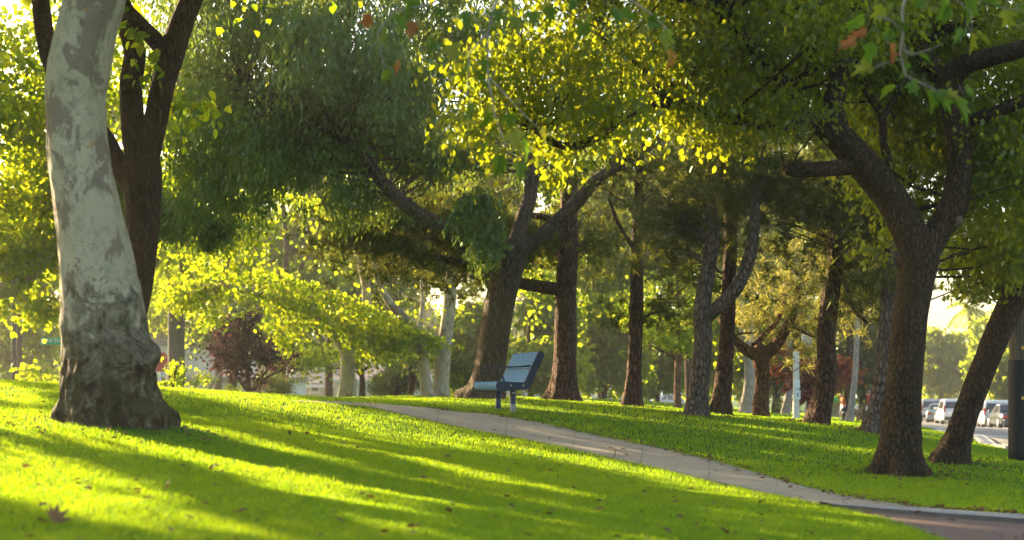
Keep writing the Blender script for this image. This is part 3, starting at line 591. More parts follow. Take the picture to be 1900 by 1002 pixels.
tree('weeping_tree', 'leaning grey-barked tree with weeping grey-green leaves, behind the blue bench', None, [
    [(893, 742, 27.5, 62), (902, 715, 27.5, 58), (915, 640, 27.5, 55), (926, 570, 27.5, 55), (941, 500, 27.5, 58), (955, 455, 27.5, 60)],
    [(950, 480, 27.5, 36), (920, 440, 27.4, 29), (850, 430, 27.2, 29), (790, 405, 27, 28), (730, 360, 27, 26), (690, 310, 27, 23), (660, 250, 27.2, 22), (640, 190, 27.4, 19), (640, 90, 27.6, 14), (660, 0, 27.8, 7)],
    [(958, 470, 27.5, 40), (990, 450, 27.5, 29), (1040, 405, 27.4, 27), (1080, 365, 27.3, 25), (1110, 330, 27.2, 22), (1160, 300, 27.2, 19), (1210, 270, 27.2, 15), (1240, 230, 27.2, 9)],
    [(955, 470, 27.5, 38), (965, 420, 27.6, 29), (985, 350, 27.8, 26), (975, 260, 28, 22), (960, 150, 28.2, 17), (950, 20, 28.4, 9)],
    [(690, 310, 27, 17), (640, 260, 26.6, 15), (590, 235, 26.4, 12), (520, 200, 26.4, 9), (450, 150, 26.6, 5)],
    [(975, 280, 28, 17), (900, 200, 28, 13), (820, 120, 28, 10), (760, 40, 28, 6)]],
    [e[:7] + (int(e[7] * .95), e[8] * .85) for e in WEEP], MAT['euc_bark'], MAT['leaf_euc'], 'narrow', .14, .7, width=.23, seg=44, step=.09, rough=.05, flare=.55, flh=.28, lobes=5, twigs=1.0, flat=1.0, seed=1.3)

# ---- the big dark tree on the right
RTC = [(1480, 80, 17.9, 210, 120, 1.1, 150, 95, .36), (1270, 100, 16.9, 170, 110, 1.0, 110, 95, .34), (1040, 110, 14.9, 180, 130, .9, 110, 46, .34), (900, 190, 14.6, 90, 110, .6, 40, 44, .3), (1080, 205, 14.8, 150, 60, .7, 40, 46, .3), (1040, 305, 14.8, 46, 20, .3, 5, 45, .16), (1700, 60, 18.6, 200, 110, 1.0, 110, 95, .38), (1840, 300, 17.8, 90, 170, 1.4, 80, 95, .36), (1720, 260, 18.2, 130, 100, 1.2, 70, 90, .35),
       (1400, 190, 17.4, 130, 45, .6, 34, 80, .3), (1330, 250, 16.4, 70, 30, .5, 8, 60, .25), (1440, 190, 15.9, 120, 50, .3, 14, 70, .28), (1290, 200, 15.9, 70, 30, .3, 8, 60, .24), (1270, 110, 15.8, 90, 80, .4, 16, 70, .3), (1640, 180, 18.9, 100, 130, .9, 56, 90, .34), (1860, 470, 18, 60, 60, .8, 26, 80, .28), (1680, 370, 18, 56, 44, .6, 8, 70, .26), (1640, 450, 17.4, 40, 30, .4, 3, 50, .2),
       (1500, -140, 16.6, 460, 130, 2.4, 240, 90, .5), (1050, -130, 15, 300, 100, 1.2, 90, 80, .42), (1150, -150, 17.5, 300, 120, 1.5, 90, 90, .5), (1900, 60, 17.5, 120, 120, 1.6, 60, 90, .38), (1560, 30, 15.4, 200, 60, .8, 30, 70, .3)]
tree('broadleaf_tree', 'big dark rough-barked tree on the right that forks into two heavy limbs', None, [
    [(1669, 872, 17, 80), (1669, 850, 17, 75), (1672, 790, 17, 70), (1678, 700, 17, 65), (1687, 600, 17, 63), (1697, 535, 17, 66), (1706, 480, 17, 74), (1718, 440, 17, 60)],
    [(1706, 490, 17, 66), (1688, 430, 17, 64), (1655, 370, 17, 60), (1615, 320, 17, 60), (1575, 275, 17, 56), (1545, 245, 16.9, 50), (1500, 222, 16.8, 36), (1440, 232, 16.6, 29), (1385, 222, 16.4, 24), (1310, 215, 16.1, 20), (1240, 192, 15.8, 17), (1160, 215, 15.3, 15), (1095, 262, 15, 17), (1040, 270, 14.9, 14), (990, 240, 14.8, 10)],
    [(1708, 480, 17, 58), (1743, 425, 17, 50), (1768, 385, 17, 54), (1778, 330, 17, 46), (1778, 260, 17, 44), (1768, 190, 17, 50), (1762, 150, 17, 48), (1790, 120, 16.8, 40), (1840, 105, 16.5, 34), (1910, 85, 16.2, 30), (2000, 20, 15.8, 18)],
    [(1560, 260, 16.9, 44), (1548, 200, 17, 40), (1560, 130, 17.1, 36), (1585, 60, 17.2, 32), (1600, -30, 17.3, 24), (1620, -160, 17.4, 12)],
    [(1768, 190, 17, 34), (1735, 130, 17.3, 30), (1705, 80, 17.5, 28), (1740, 60, 17.6, 22), (1790, 35, 17.6, 18), (1800, -60, 17.6, 10)],
    [(1780, 225, 17, 28), (1830, 215, 16.8, 25), (1880, 195, 16.5, 24), (1960, 160, 16.2, 16)],
    [(1600, 305, 17, 34), (1555, 312, 16.9, 30), (1500, 315, 16.8, 28), (1466, 314, 16.7, 26), (1455, 314, 16.68, 14)],
    [(1660, 330, 17.2, 14), (1640, 270, 17.3, 15), (1636, 215, 17.3, 15), (1605, 160, 17.4, 14), (1590, 100, 17.4, 10)],
    [(1640, 215, 17.3, 12), (1670, 170, 17.4, 11), (1710, 130, 17.4, 8)],
    [(1480, 228, 16.8, 28), (1460, 160, 16.6, 22), (1400, 90, 16.4, 18), (1330, 20, 16.2, 12)], [(1240, 190, 15.8, 18), (1180, 120, 15.4, 14), (1100, 60, 15.1, 9)], [(1700, 390, 17.2, 9), (1760, 370, 17.4, 7), (1690, 345, 17.6, 5)]],
    RTC, MAT['dark_bark'], MAT['leaf_ficus'], 'oval', .082, .5, seg=64, step=.05, rough=.05, flare=.6, flh=.18, lobes=7, twigs=.22, twig_r=.005, seed=3.4)
bt = [o for o in COL.objects if o.get('label', '').startswith('big dark rough')][0]
sc = MB(); c0 = P(1783, 408, 16.72)
sc.tube([Vector(c0 - np.array(bt.location)) + Vector((0, .22, 0)), Vector(c0 - np.array(bt.location)) + Vector((0, .128, 0)), Vector(c0 - np.array(bt.location)) + Vector((-.01, .124, 0))], [.06, .07, .05], 14)
scar = sc.build('branch_scar', plain('cut_wood', (.15, .11, .07), .9), bt, True); scar.name = 'branch_scar'

tree('leaning_tree', 'dark slender tree leaning to the right beside the street', None, [
    [(1766, 852, 18.5, 58), (1774, 825, 18.5, 52), (1790, 775, 18.5, 47), (1822, 690, 18.5, 46), (1855, 610, 18.5, 48), (1885, 545, 18.5, 48), (1920, 470, 18.5, 46), (1960, 380, 18.5, 36), (2000, 260, 18.4, 24), (2040, 120, 18.3, 12)],
    [(1885, 545, 18.5, 24), (1850, 492, 18.6, 16), (1800, 486, 18.7, 12), (1768, 476, 18.8, 6)]],
    [(1870, 480, 18.6, 70, 50, .8, 24, 80, .28), (1960, 300, 18.5, 120, 150, 1.4, 60, 80, .4), (1830, 520, 18.4, 40, 24, .4, 6, 60, .2), (1790, 480, 18.7, 34, 16, .3, 5, 50, .16)],
    MAT['dark_bark'], MAT['leaf_ficus'], 'oval', .085, .5, seg=40, step=.06, rough=.05, flare=.45, flh=.14, lobes=5, seed=9.1)

# ---- pines in a loose row behind the bench
GP = 'pines in a loose row on the lawn'
def pine(label, limbs, ells, barkm='pine_bark', leafm='needle', seed=0, flare=.5, rough=.05):
    ells = [e[:6] + (int(e[6] * 1.25), int(e[7] * (.9 if leafm == 'needle_gold' else 1.25)), e[8] * 1.1) for e in ells]
    return tree('pine_tree', label, None, limbs, ells, MAT[barkm], MAT[leafm], 'needle', .23, group=GP, seg=36, step=.08, rough=rough, flare=flare, flh=.3, lobes=5, twigs=.45, twig_r=.006, width=.019, seed=seed)
pine('straight dark pine with a thick side branch, just right of the bench', [
    [(1043, 746, 30, 46), (1045, 720, 30, 44), (1049, 640, 30, 41), (1050, 560, 30, 40), (1053, 480, 30, 38), (1055, 400, 30, 34), (1058, 280, 30, 28), (1060, 120, 30, 18), (1062, -60, 30, 6)],
    [(1046, 538, 30, 26), (1005, 532, 29.9, 24), (960, 524, 29.8, 21), (900, 500, 29.7, 16), (820, 480, 29.6, 12), (740, 460, 29.5, 8)],
    [(1054, 420, 30, 16), (980, 400, 30.2, 11), (860, 430, 30.4, 8), (760, 440, 30.6, 5)]],
    [(750, 445, 29.8, 160, 55, 1.2, 170, 100, .3), (700, 420, 30.4, 90, 60, 1.2, 80, 100, .3), (880, 480, 30, 120, 40, 1.0, 90, 100, .28), (900, 400, 30.6, 160, 60, 1.4, 110, 100, .32), (1060, 400, 30.4, 110, 90, 1.3, 58, 90, .3), (1000, 430, 30.8, 90, 60, 1, 34, 90, .3), (1100, 480, 30.6, 50, 30, .8, 12, 80, .26), (1050, 100, 30, 200, 200, 1.8, 60, 80, .4)], seed=1.1, flare=.75)
pine('slim pine standing alone in the open middle of the lawn', [
    [(1172, 754, 27.5, 32), (1173, 735, 27.5, 30), (1178, 660, 27.5, 26), (1181, 560, 27.5, 25), (1182, 460, 27.5, 22), (1186, 360, 27.5, 19), (1188, 260, 27.5, 15), (1190, 120, 27.5, 7)],
    [(1181, 600, 27.5, 6), (1215, 580, 27.6, 4), (1260, 585, 27.7, 3)], [(1182, 470, 27.5, 9), (1150, 420, 27.4, 7), (1130, 370, 27.3, 5)], [(1185, 420, 27.5, 8), (1165, 380, 27.7, 6), (1140, 365, 27.8, 4)]],
    [(1200, 330, 27.5, 80, 50, .9, 34, 90, .26), (1240, 420, 27.8, 60, 50, .8, 20, 80, .24), (1140, 300, 27.6, 70, 40, .8, 16, 80, .24), (1240, 575, 27.7, 50, 36, .6, 16, 70, .2), (1146, 580, 27.4, 18, 16, .3, 4, 60, .14), (1190, 180, 27.5, 120, 120, 1.2, 36, 80, .3)], seed=2.3)
pine('grey pine that forks low into a bent right limb', [
    [(1292, 769, 25, 40), (1294, 745, 25, 37), (1301, 680, 25, 34), (1305, 620, 25, 34), (1303, 570, 25, 31), (1314, 500, 25, 28), (1322, 440, 25, 27), (1318, 370, 25, 24), (1312, 280, 25, 18), (1310, 120, 25, 8)],
    [(1308, 590, 25, 27), (1330, 572, 24.9, 25), (1362, 540, 24.8, 26), (1385, 495, 24.8, 25), (1396, 450, 24.8, 22), (1402, 380, 24.9, 17), (1415, 290, 25, 10)]],
    [(1330, 330, 25, 100, 70, 1.0, 56, 90, .26), (1250, 380, 25.2, 70, 50, .9, 26, 80, .25), (1420, 330, 25.2, 90, 60, .9, 42, 90, .26), (1310, 430, 25.3, 70, 30, .6, 12, 70, .2), (1230, 440, 25.3, 46, 60, .6, 18, 80, .24), (1340, 160, 25, 160, 100, 1.2, 40, 80, .3)], 'pine_grey', seed=3.6, flare=.35)
pine('dark upright pine close behind the grey forked pine', [
    [(1334, 769, 26.5, 36), (1337, 745, 26.5, 33), (1345, 680, 26.5, 30), (1350, 600, 26.5, 27), (1354, 500, 26.5, 26), (1356, 400, 26.5, 23), (1358, 300, 26.5, 18), (1360, 120, 26.5, 8)]],
    [(1380, 410, 26.6, 80, 60, 1.0, 36, 90, .26), (1360, 270, 26.5, 110, 70, 1.1, 44, 90, .28), (1290, 500, 27, 60, 50, .8, 16, 80, .24)], seed=4.9, flare=.35)
pine('short red-barked pine with a wide fork and golden needles', [
    [(1411, 777, 30, 28), (1411, 755, 30, 27), (1415, 700, 30, 27), (1410, 655, 30, 32), (1418, 645, 30, 26)],
    [(1406, 660, 30, 25), (1378, 645, 30, 20), (1352, 618, 30.1, 15), (1335, 590, 30.2, 9)], [(1416, 660, 30, 27), (1440, 640, 29.9, 21), (1462, 605, 29.8, 18), (1475, 570, 29.8, 14), (1490, 510, 29.8, 10), (1510, 450, 29.8, 7)],
    [(1398, 640, 30, 10), (1420, 620, 30.2, 12), (1445, 590, 30.4, 10), (1460, 540, 30.5, 8)], [(1470, 605, 29.8, 6), (1510, 625, 29.9, 4), (1540, 620, 30, 3)], [(1345, 640, 30, 5), (1370, 620, 30, 4), (1400, 618, 30, 3)]],
    [(1420, 560, 30, 80, 50, .9, 26, 80, .22), (1480, 600, 29.8, 60, 44, .7, 22, 80, .2), (1395, 600, 30.2, 46, 26, .5, 9, 70, .2), (1470, 500, 30, 90, 50, 1, 28, 80, .24), (1540, 570, 30, 50, 50, .7, 17, 70, .22), (1600, 600, 30.4, 46, 40, .6, 12, 70, .22), (1478, 655, 29.8, 36, 22, .4, 8, 60, .16)], 'pine_red', 'needle_gold', seed=5.2, flare=.3)
pine('dark pine with a crooked bend low in its trunk', [
    [(1517, 787, 25.5, 42), (1521, 765, 25.5, 39), (1532, 715, 25.5, 38), (1535, 680, 25.5, 36), (1533, 620, 25.5, 34), (1541, 550, 25.5, 33), (1550, 490, 25.5, 31), (1556, 420, 25.5, 27), (1560, 320, 25.5, 20), (1562, 160, 25.5, 9)],
    [(1556, 480, 25.5, 10), (1570, 530, 25.3, 9), (1585, 575, 25.2, 7), (1610, 600, 25.1, 5)]],
    [(1490, 400, 25.6, 90, 70, 1.0, 56, 90, .28), (1580, 400, 25.8, 70, 70, 1.0, 44, 90, .28), (1480, 490, 26, 70, 50, .9, 32, 90, .26), (1600, 520, 25.8, 50, 60, .7, 26, 80, .24), (1560, 240, 25.5, 140, 100, 1.2, 46, 90, .3)], seed=6.8, flare=.3)
pine('grey pine half hidden behind the big dark forking tree', [
    [(1628, 803, 24, 52), (1632, 775, 24, 44), (1640, 700, 24, 36), (1646, 620, 24, 33), (1652, 520, 24, 31), (1660, 420, 24, 27), (1665, 300, 24, 18), (1668, 160, 24, 8)]],
    [(1630, 420, 24.3, 70, 70, 1.0, 46, 90, .28), (1620, 540, 24.4, 46, 50, .7, 17, 80, .24), (1730, 470, 24.2, 60, 24, .7, 14, 70, .2), (1680, 250, 24, 150, 90, 1.2, 46, 90, .3), (1800, 420, 24.3, 60, 60, .8, 18, 80, .26), (1790, 530, 24.3, 40, 22, .5, 7, 60, .18)], 'pine_grey', seed=8.3, flare=.5)

# ---- sunlit sycamores and small trees on the left and in the middle distance
GS = 'sunlit trees behind the crest of the lawn'
def far(name, label, limbs, ells, b='brown_bark', lf='leaf_far', kind='coarse', size=.125, droop=.45, seed=0, seg=14, cat='tree', group=GS, twigs=.5, cull=True, width=None):
    if lf in ('leaf_syc', 'leaf_far'): ells = [e[:7] + (int(e[7] * .85), e[8] * 1.25) for e in ells]
    return tree(name, label, None, limbs, ells, MAT[b], MAT[lf], kind, size, droop, group=group, seg=seg, step=.25, rough=.07, flare=.3, flh=.3, seed=seed, twigs=twigs, twig_r=.012, cat=cat, cull=cull, width=width)
far('sycamore_tree', 'yellow-green sycamore filling the far left edge, with a low grey branch', [
    [(-150, 740, 31, 60), (-130, 640, 31, 56), (-90, 570, 31, 52), (-40, 545, 31, 40), (20, 535, 31, 32), (65, 500, 31, 28), (105, 445, 31, 22), (130, 330, 31, 14)], [(-110, 590, 31, 44), (-160, 420, 31.5, 36), (-120, 200, 32, 24), (-60, 0, 32, 12)]],
    [(40, 300, 31, 150, 130, 2.2, 90, 120, .5), (40, 480, 31.5, 130, 70, 1.6, 56, 120, .45), (-40, 150, 31, 220, 140, 2.4, 90, 120, .55), (60, 575, 31, 60, 22, .8, 12, 60, .3), (60, 690, 34, 26, 18, .4, 5, 40, .2), (230, 365, 31.4, 62, 60, .8, 44, 120, .34), (200, 100, 32, 130, 120, 2, 40, 80, .5), (330, 330, 33, 90, 140, 2, 40, 80, .5)], 'syc_bark_far', 'leaf_syc', seed=1.9, size=.135)
far('sycamore_tree', 'wide sunlit sycamore with sweeping low boughs above the purple shrub', [
    [(642, 740, 40, 30), (645, 690, 40, 28), (640, 640, 40, 28), (600, 595, 39, 24), (540, 560, 38, 20), (480, 545, 37, 14), (420, 530, 36, 8)], [(642, 650, 40, 22), (680, 560, 39.5, 18), (660, 450, 39, 12), (640, 340, 39, 6)]],
    [(420, 500, 36, 130, 60, 2.4, 50, 64, .42), (540, 545, 37, 90, 42, 2.0, 24, 54, .38), (620, 540, 38.4, 110, 80, 2.4, 46, 64, .44), (400, 420, 35, 150, 60, 1.8, 50, 80, .45), (680, 500, 39, 120, 70, 1.8, 48, 80, .45), (360, 545, 36, 60, 36, 1, 16, 60, .3), (560, 430, 38, 130, 80, 2, 50, 80, .5), (650, 610, 38.6, 80, 30, 1.6, 13, 46, .32), (530, 620, 37.5, 26, 40, .4, 8, 50, .22), (480, 440, 39, 150, 50, 1.5, 36, 70, .4), (600, 470, 41, 110, 50, 1.5, 36, 70, .4), (590, 530, 41, 100, 46, 1.5, 26, 60, .4), (670, 640, 41, 60, 18, .8, 8, 50, .28), (450, 585, 41, 90, 22, 1, 10, 50, .3)], 'syc_bark_far', 'leaf_syc', seed=2.6)
far('sycamore_tree', 'sunlit sycamore with a slim pale trunk bending left', [
    [(793, 738, 38, 24), (788, 700, 38, 20), (782, 640, 38, 19), (765, 605, 38, 18), (730, 570, 37.8, 16), (705, 530, 37.6, 12), (690, 470, 37.5, 7)], [(778, 620, 38, 9), (784, 560, 38.2, 7), (780, 500, 38.3, 4)]],
    [(720, 560, 37.6, 100, 60, 1.4, 36, 75, .38), (790, 560, 38.4, 80, 50, 1.2, 26, 75, .36), (700, 640, 37.4, 80, 30, .9, 20, 60, .3), (830, 620, 37.8, 60, 36, .8, 13, 60, .3)], 'syc_bark_far', 'leaf_syc', seed=3.1)
far('sycamore_tree', 'sunlit sycamore with a stout straight pale trunk, left of the bench', [
    [(815, 738, 38.5, 34), (818, 710, 38.5, 29), (825, 640, 38.5, 27), (832, 580, 38.5, 25), (838, 500, 38.5, 20), (842, 380, 38.5, 12)]],
    [(860, 590, 38.4, 70, 46, 1.2, 34, 75, .36), (840, 520, 38.6, 110, 50, 1.5, 44, 80, .42), (730, 620, 39.5, 90, 40, 1.2, 26, 70, .34), (790, 600, 38.4, 50, 30, .8, 10, 60, .3), (960, 560, 40, 70, 90, 1.4, 30, 75, .4)], 'syc_bark_far', 'leaf_syc', seed=4.4)
far('small_tree', 'small dark tree with a thin forked trunk in front of the garage', [
    [(672, 742, 47, 12), (672, 700, 47, 10), (667, 684, 47, 10), (655, 672, 47, 8), (640, 664, 47, 5)], [(669, 690, 47, 7), (684, 680, 47, 5), (692, 660, 47, 3)]],
    [(640, 650, 47, 70, 22, 1.2, 18, 70, .36), (700, 655, 47, 50, 18, 1, 10, 60, .34), (570, 660, 48, 50, 24, 1.2, 14, 70, .36)], 'brown_bark', 'leaf_far', seed=5.5)
far('small_tree', 'small round dark-green tree on a thin double stem', [
    [(762, 740, 44, 11), (763, 700, 44, 9), (758, 660, 44, 7), (754, 630, 44, 4)], [(763, 735, 44, 8), (770, 705, 44, 6), (780, 680, 44, 4)]],
    [(755, 645, 44, 50, 26, .9, 22, 80, .3), (790, 660, 44, 40, 22, .7, 10, 60, .28)], 'brown_bark', 'leaf_dull', 'oval', .12, seed=6.1)
far('ficus_tree', 'rounded dull-green tree behind the purple shrub', [
    [(430, 770, 52, 20), (432, 700, 52, 16), (440, 640, 52, 12), (450, 590, 52, 6)]],
    [(420, 610, 52, 60, 44, 1.6, 34, 80, .4), (520, 640, 52, 60, 44, 1.6, 34, 80, .4), (560, 655, 52, 40, 24, 1, 14, 70, .36)], 'brown_bark', 'leaf_dull', 'oval', .14, seed=7.3)
far('plum_shrub', 'purple-leaved shrub with several stems and a few red leaves', [
    [(462, 735, 40, 9), (460, 700, 40, 8), (452, 650, 40, 6), (455, 590, 40, 3)], [(462, 730, 40, 7), (440, 700, 40, 5), (410, 650, 40, 3)], [(464, 730, 40, 7), (480, 705, 40, 5), (515, 665, 40, 3)], [(464, 730, 40, 6), (495, 700, 39.8, 5), (520, 690, 39.6, 3)]],
    [(435, 640, 40, 60, 50, .9, 40, 40, .24), (495, 655, 40, 50, 48, .8, 30, 40, .24), (455, 690, 39.8, 36, 22, .5, 8, 36, .2), (420, 600, 40, 24, 30, .4, 7, 36, .2), (462, 590, 40, 16, 26, .3, 6, 50, .2), (420, 660, 39.8, 40, 26, .5, 12, 60, .22)], 'brown_bark', 'leaf_plum', 'oval', .11, seed=8.8, cat='shrub', group=None)
far('leafy_shrub', 'small bright green shrub to the right of the sycamore burl', [
    [(318, 760, 30, 5), (322, 710, 30, 4), (330, 675, 30, 2)], [(318, 750, 30, 4), (310, 720, 30, 3), (300, 700, 30, 2)]],
    [(324, 688, 30, 18, 26, .35, 7, 26, .14), (303, 705, 30, 10, 16, .2, 3, 20, .12)], 'brown_bark', 'leaf_far', 'coarse', .11, seed=9.4, cat='shrub', group=None)
far('leafy_shrub', 'pale feathery round shrub right of the purple shrub', [[(500, 760, 45, 8), (503, 730, 45, 6), (505, 700, 45, 3)]],
    [(505, 715, 45, 34, 24, .6, 26, 90, .2)], 'brown_bark', 'leaf_dull', 'narrow', .12, seed=1.5, cat='shrub', group=None)
far('leafy_shrub', 'loose yellow-green shrub below the left side of the purple shrub', [[(385, 760, 46, 7), (390, 720, 46, 5), (410, 690, 46, 3)]],
    [(375, 705, 46, 26, 20, .6, 6, 30, .2), (430, 725, 46, 30, 10, .5, 4, 30, .18)], 'pale_bark', 'leaf_far', 'coarse', .13, seed=2.5, cat='shrub', group=None)
far('dry_shrub', 'big rounded dusty shrub in front of the pale house', [[(735, 770, 52, 14), (737, 730, 52, 10), (740, 690, 52, 5)]],
    [(738, 705, 52, 50, 42, 1.0, 60, 110, .24), (700, 715, 52, 20, 24, .5, 10, 80, .2)], 'brown_bark', 'leaf_dull', 'oval', .09, seed=3.5, cat='shrub', group=None)
far('park_tree', 'slender brown-trunked tree with a level branch, seen between slim pine and grey pine', [
    [(1257, 752, 45, 13), (1257, 700, 45, 12), (1258, 655, 45, 11), (1258, 580, 45, 8), (1256, 500, 45, 4)], [(1257, 668, 45, 7), (1235, 655, 45, 5), (1205, 640, 45, 3)]],
    [(1240, 610, 45, 80, 50, 1.6, 44, 75, .4), (1290, 560, 45, 70, 60, 1.6, 34, 75, .4), (1190, 560, 46, 60, 50, 1.4, 26, 75, .4), (1210, 650, 45.4, 46, 22, 1, 10, 60, .3)], 'pine_red', 'leaf_far', seed=4.5)
MID = [  # label, base px, py, depth, trunk px, crown top py, crown half width px, tone
    ('yellow-green tree glowing behind the bench back', 985, 748, 52, 12, 540, 80, 'leaf_far'),
    ('pale-trunked tree right behind the straight dark pine', 1020, 748, 60, 10, 560, 60, 'leaf_far'),
    ('sunny tree left of the slim pine, its boughs almost touching the grass', 1120, 747, 66, 12, 560, 80, 'leaf_far'),
    ('hazy tree with a thin dark trunk right of the slim pine', 1218, 748, 70, 10, 590, 60, 'leaf_far'),
    ('hazy tree behind the leaning pale gum trunks', 1440, 770, 72, 16, 560, 90, 'leaf_far'),
    ('yellow-green tree behind the leaning tree trunk of the bench', 880, 752, 56, 9, 560, 70, 'leaf_far'),
    ('thick-trunked hazy tree between the dark upright pine and the pale gums', 1350, 765, 74, 18, 560, 80, 'leaf_far'),
    ('dark-green tree over the jogging child', 1600, 790, 76, 16, 540, 90, 'leaf_dull'),
    ('tree with a leafy skirt behind the street sign, left edge', 20, 760, 60, 14, 400, 110, 'leaf_far'),
    ('tall hazy tree behind the palm and the white building', 250, 790, 90, 16, 480, 110, 'leaf_dull'),
]
for k, (lab, px, py, Y, w, top, hw, lf) in enumerate(MID):
    gp = HY + F * (CAMZ - g1((px - CX) / F * Y, Y)) / Y; H = gp - top
    far('park_tree', lab, [[(px, gp, Y, w), (px + RNG.normal(0, 2), gp - H * .3, Y, w * .85), (px + RNG.normal(0, 6), gp - H * .6, Y, w * .6), (px + RNG.normal(0, 10), top, Y, 3)],
        [(px, gp - H * .32, Y, w * .6), (px - hw * .5, gp - H * .55, Y, w * .3)], [(px, gp - H * .36, Y, w * .6), (px + hw * .5, gp - H * .58, Y, w * .3)]],
        [(px + dx * hw, gp - H * f, Y, hw * .55, H * .2, M(hw, Y) * .55, 30, 60, M(hw, Y) * .2) for dx, f in ((-.5, .5), (.45, .52), (0, .72), (-.3, .85), (.35, .82), (-.35, .34), (.4, .36))],
        'brown_bark', lf, 'coarse', .24, seed=k * 1.7, seg=10)
for k, (lab, px, Y, w, top, hw, lf) in enumerate([
    ('tall tree of dull foliage behind the palm, far left', 150, 62, 16, 130, 150, 'leaf_far'), ('tall tree behind the upper left boughs of the weeping tree', 330, 66, 16, 90, 160, 'leaf_dull'), ('tall yellow-green tree behind the wide sunlit sycamore', 520, 60, 16, 190, 150, 'leaf_far'),
    ('tall tree rising over the two pale sycamore trunks', 730, 64, 16, 160, 150, 'leaf_far'), ('broad tree closing the gap under the weeping boughs', 610, 72, 16, 330, 160, 'leaf_far'), ('broad tree closing the gap behind the dark forked tree', 400, 76, 16, 330, 170, 'leaf_far'), ('tall tree rising behind the weeping tree fork', 930, 68, 16, 200, 130, 'leaf_far'), ('tall tree rising between the dark pine and the slim pine', 1115, 72, 14, 240, 120, 'leaf_far'),
    ('tall tree rising behind the grey forked pine', 1280, 66, 16, 220, 120, 'leaf_dull'), ('tall tree rising over the pale gums', 1440, 78, 16, 220, 130, 'leaf_far'), ('tall dull tree rising behind the crooked pine', 1570, 70, 14, 200, 110, 'leaf_dull')]):
    gp = HY + F * (CAMZ - g1((px - CX) / F * Y, Y)) / Y; H = gp - top
    far('park_tree', lab, [[(px, gp, Y, w), (px + RNG.normal(0, 4), gp - H * .3, Y, w * .85), (px + RNG.normal(0, 10), gp - H * .6, Y, w * .5), (px + RNG.normal(0, 16), top, Y, 3)],
        [(px, gp - H * .3, Y, w * .6), (px - hw * .5, gp - H * .6, Y, w * .25)], [(px, gp - H * .34, Y, w * .6), (px + hw * .5, gp - H * .62, Y, w * .25)]],
        [(px + dx * hw, gp - H * f, Y, hw * .5, H * .15, M(hw, Y) * .5, 34, 90, M(hw, Y) * .15) for dx, f in ((-.5, .55), (.5, .56), (0, .68), (-.45, .78), (.4, .8), (0, .92), (.1, .5))],
        'brown_bark', lf, 'coarse', .27, seed=k * 2.3 + .5, seg=10)
# gum trunks, pale and leaning
for k, (lab, pts) in enumerate([
    ('pale gum with a leaning smooth trunk, left of the red-barked pine', [(1380, 776, 46, 24), (1388, 730, 46, 20), (1390, 690, 46, 18), (1384, 640, 46, 17), (1370, 560, 46, 14), (1350, 460, 46, 8)]),
    ('pale gum tucked close behind the red-barked pine', [(1398, 780, 50, 22), (1404, 740, 50, 18), (1406, 690, 50, 16), (1398, 620, 50, 13), (1390, 520, 50, 7)]),
    ('distant pale gum left of the square white post', [(1455, 776, 62, 18), (1462, 740, 62, 14), (1466, 700, 62, 13), (1464, 620, 62, 9), (1460, 540, 62, 5)]),
    ('slim bare pale gum trunk in front of the jogging child', [(1576, 785, 54, 15), (1581, 745, 54, 12), (1586, 700, 54, 11), (1589, 655, 54, 10), (1592, 580, 54, 7), (1594, 500, 54, 4)]),
    ('thick pale trunk in the haze behind the crooked pine', [(1545, 779, 80, 22), (1552, 740, 80, 17), (1556, 690, 80, 15), (1560, 620, 80, 12), (1560, 540, 80, 6)])]):
    t0 = pts[-1]
    far('gum_tree', lab, [pts], [(t0[0], t0[1] + 10, t0[2], 60, 50, 1.2, 22, 70, .45), (t0[0] + 20, t0[1] - 60, t0[2], 70, 50, 1.2, 22, 70, .45)], 'pale_bark', 'leaf_dull', 'narrow', .2, 1.0, seed=k * 2.1, group='pale gum trees in the haze')
far('red_maple', 'small tree with orange-red and purple leaves behind the white post', [
    [(1500, 790, 58, 12), (1502, 745, 58, 10), (1500, 700, 58, 8), (1495, 650, 58, 4)], [(1501, 730, 58, 6), (1470, 690, 58, 4)], [(1501, 730, 58, 6), (1540, 690, 58, 4)]],
    [(1490, 685, 58, 56, 28, 1.3, 34, 50, .3), (1550, 690, 58, 40, 28, 1, 18, 50, .3), (1500, 720, 57.6, 36, 22, .8, 10, 44, .26), (1460, 660, 58, 30, 18, .8, 9, 44, .26)], 'brown_bark', 'leaf_red', 'coarse', .2, seed=7.9, group=None)
# far right street trees, palms
for k, (lab, px, Y, top, hw, lf) in enumerate([
    ('hazy rounded street tree above the far parked cars', 1748, 128, 612, 62, 'leaf_far'), ('tall pale-green street tree right of the white sky gap', 1850, 120, 575, 62, 'leaf_far'),
    ('dense green street tree beside the utility pole', 1880, 100, 640, 50, 'leaf_far'), ('low hazy street tree at the end of the road', 1690, 150, 655, 50, 'leaf_far')]):
    gp = HY + F * (CAMZ - g1((px - CX) / F * Y, Y)) / Y; H = gp - top
    far('street_tree', lab, [[(px, gp, Y, 9), (px, gp - H * .3, Y, 8), (px + 3, gp - H * .7, Y, 5)], [(px, gp - H * .3, Y, 5), (px - hw * .4, gp - H * .6, Y, 3)], [(px, gp - H * .34, Y, 5), (px + hw * .4, gp - H * .62, Y, 3)]],
        [(px + dx * hw, gp - H * f, Y, hw * .5, H * .22, M(hw, Y) * .5, 30, 80, M(hw, Y) * .16) for dx, f in ((-.5, .5), (.5, .52), (0, .45), (-.25, .78), (.3, .76))], 'brown_bark', lf, 'coarse', .34, seed=k * 1.3 + .4, seg=8, group='street trees along the road', cull=False)
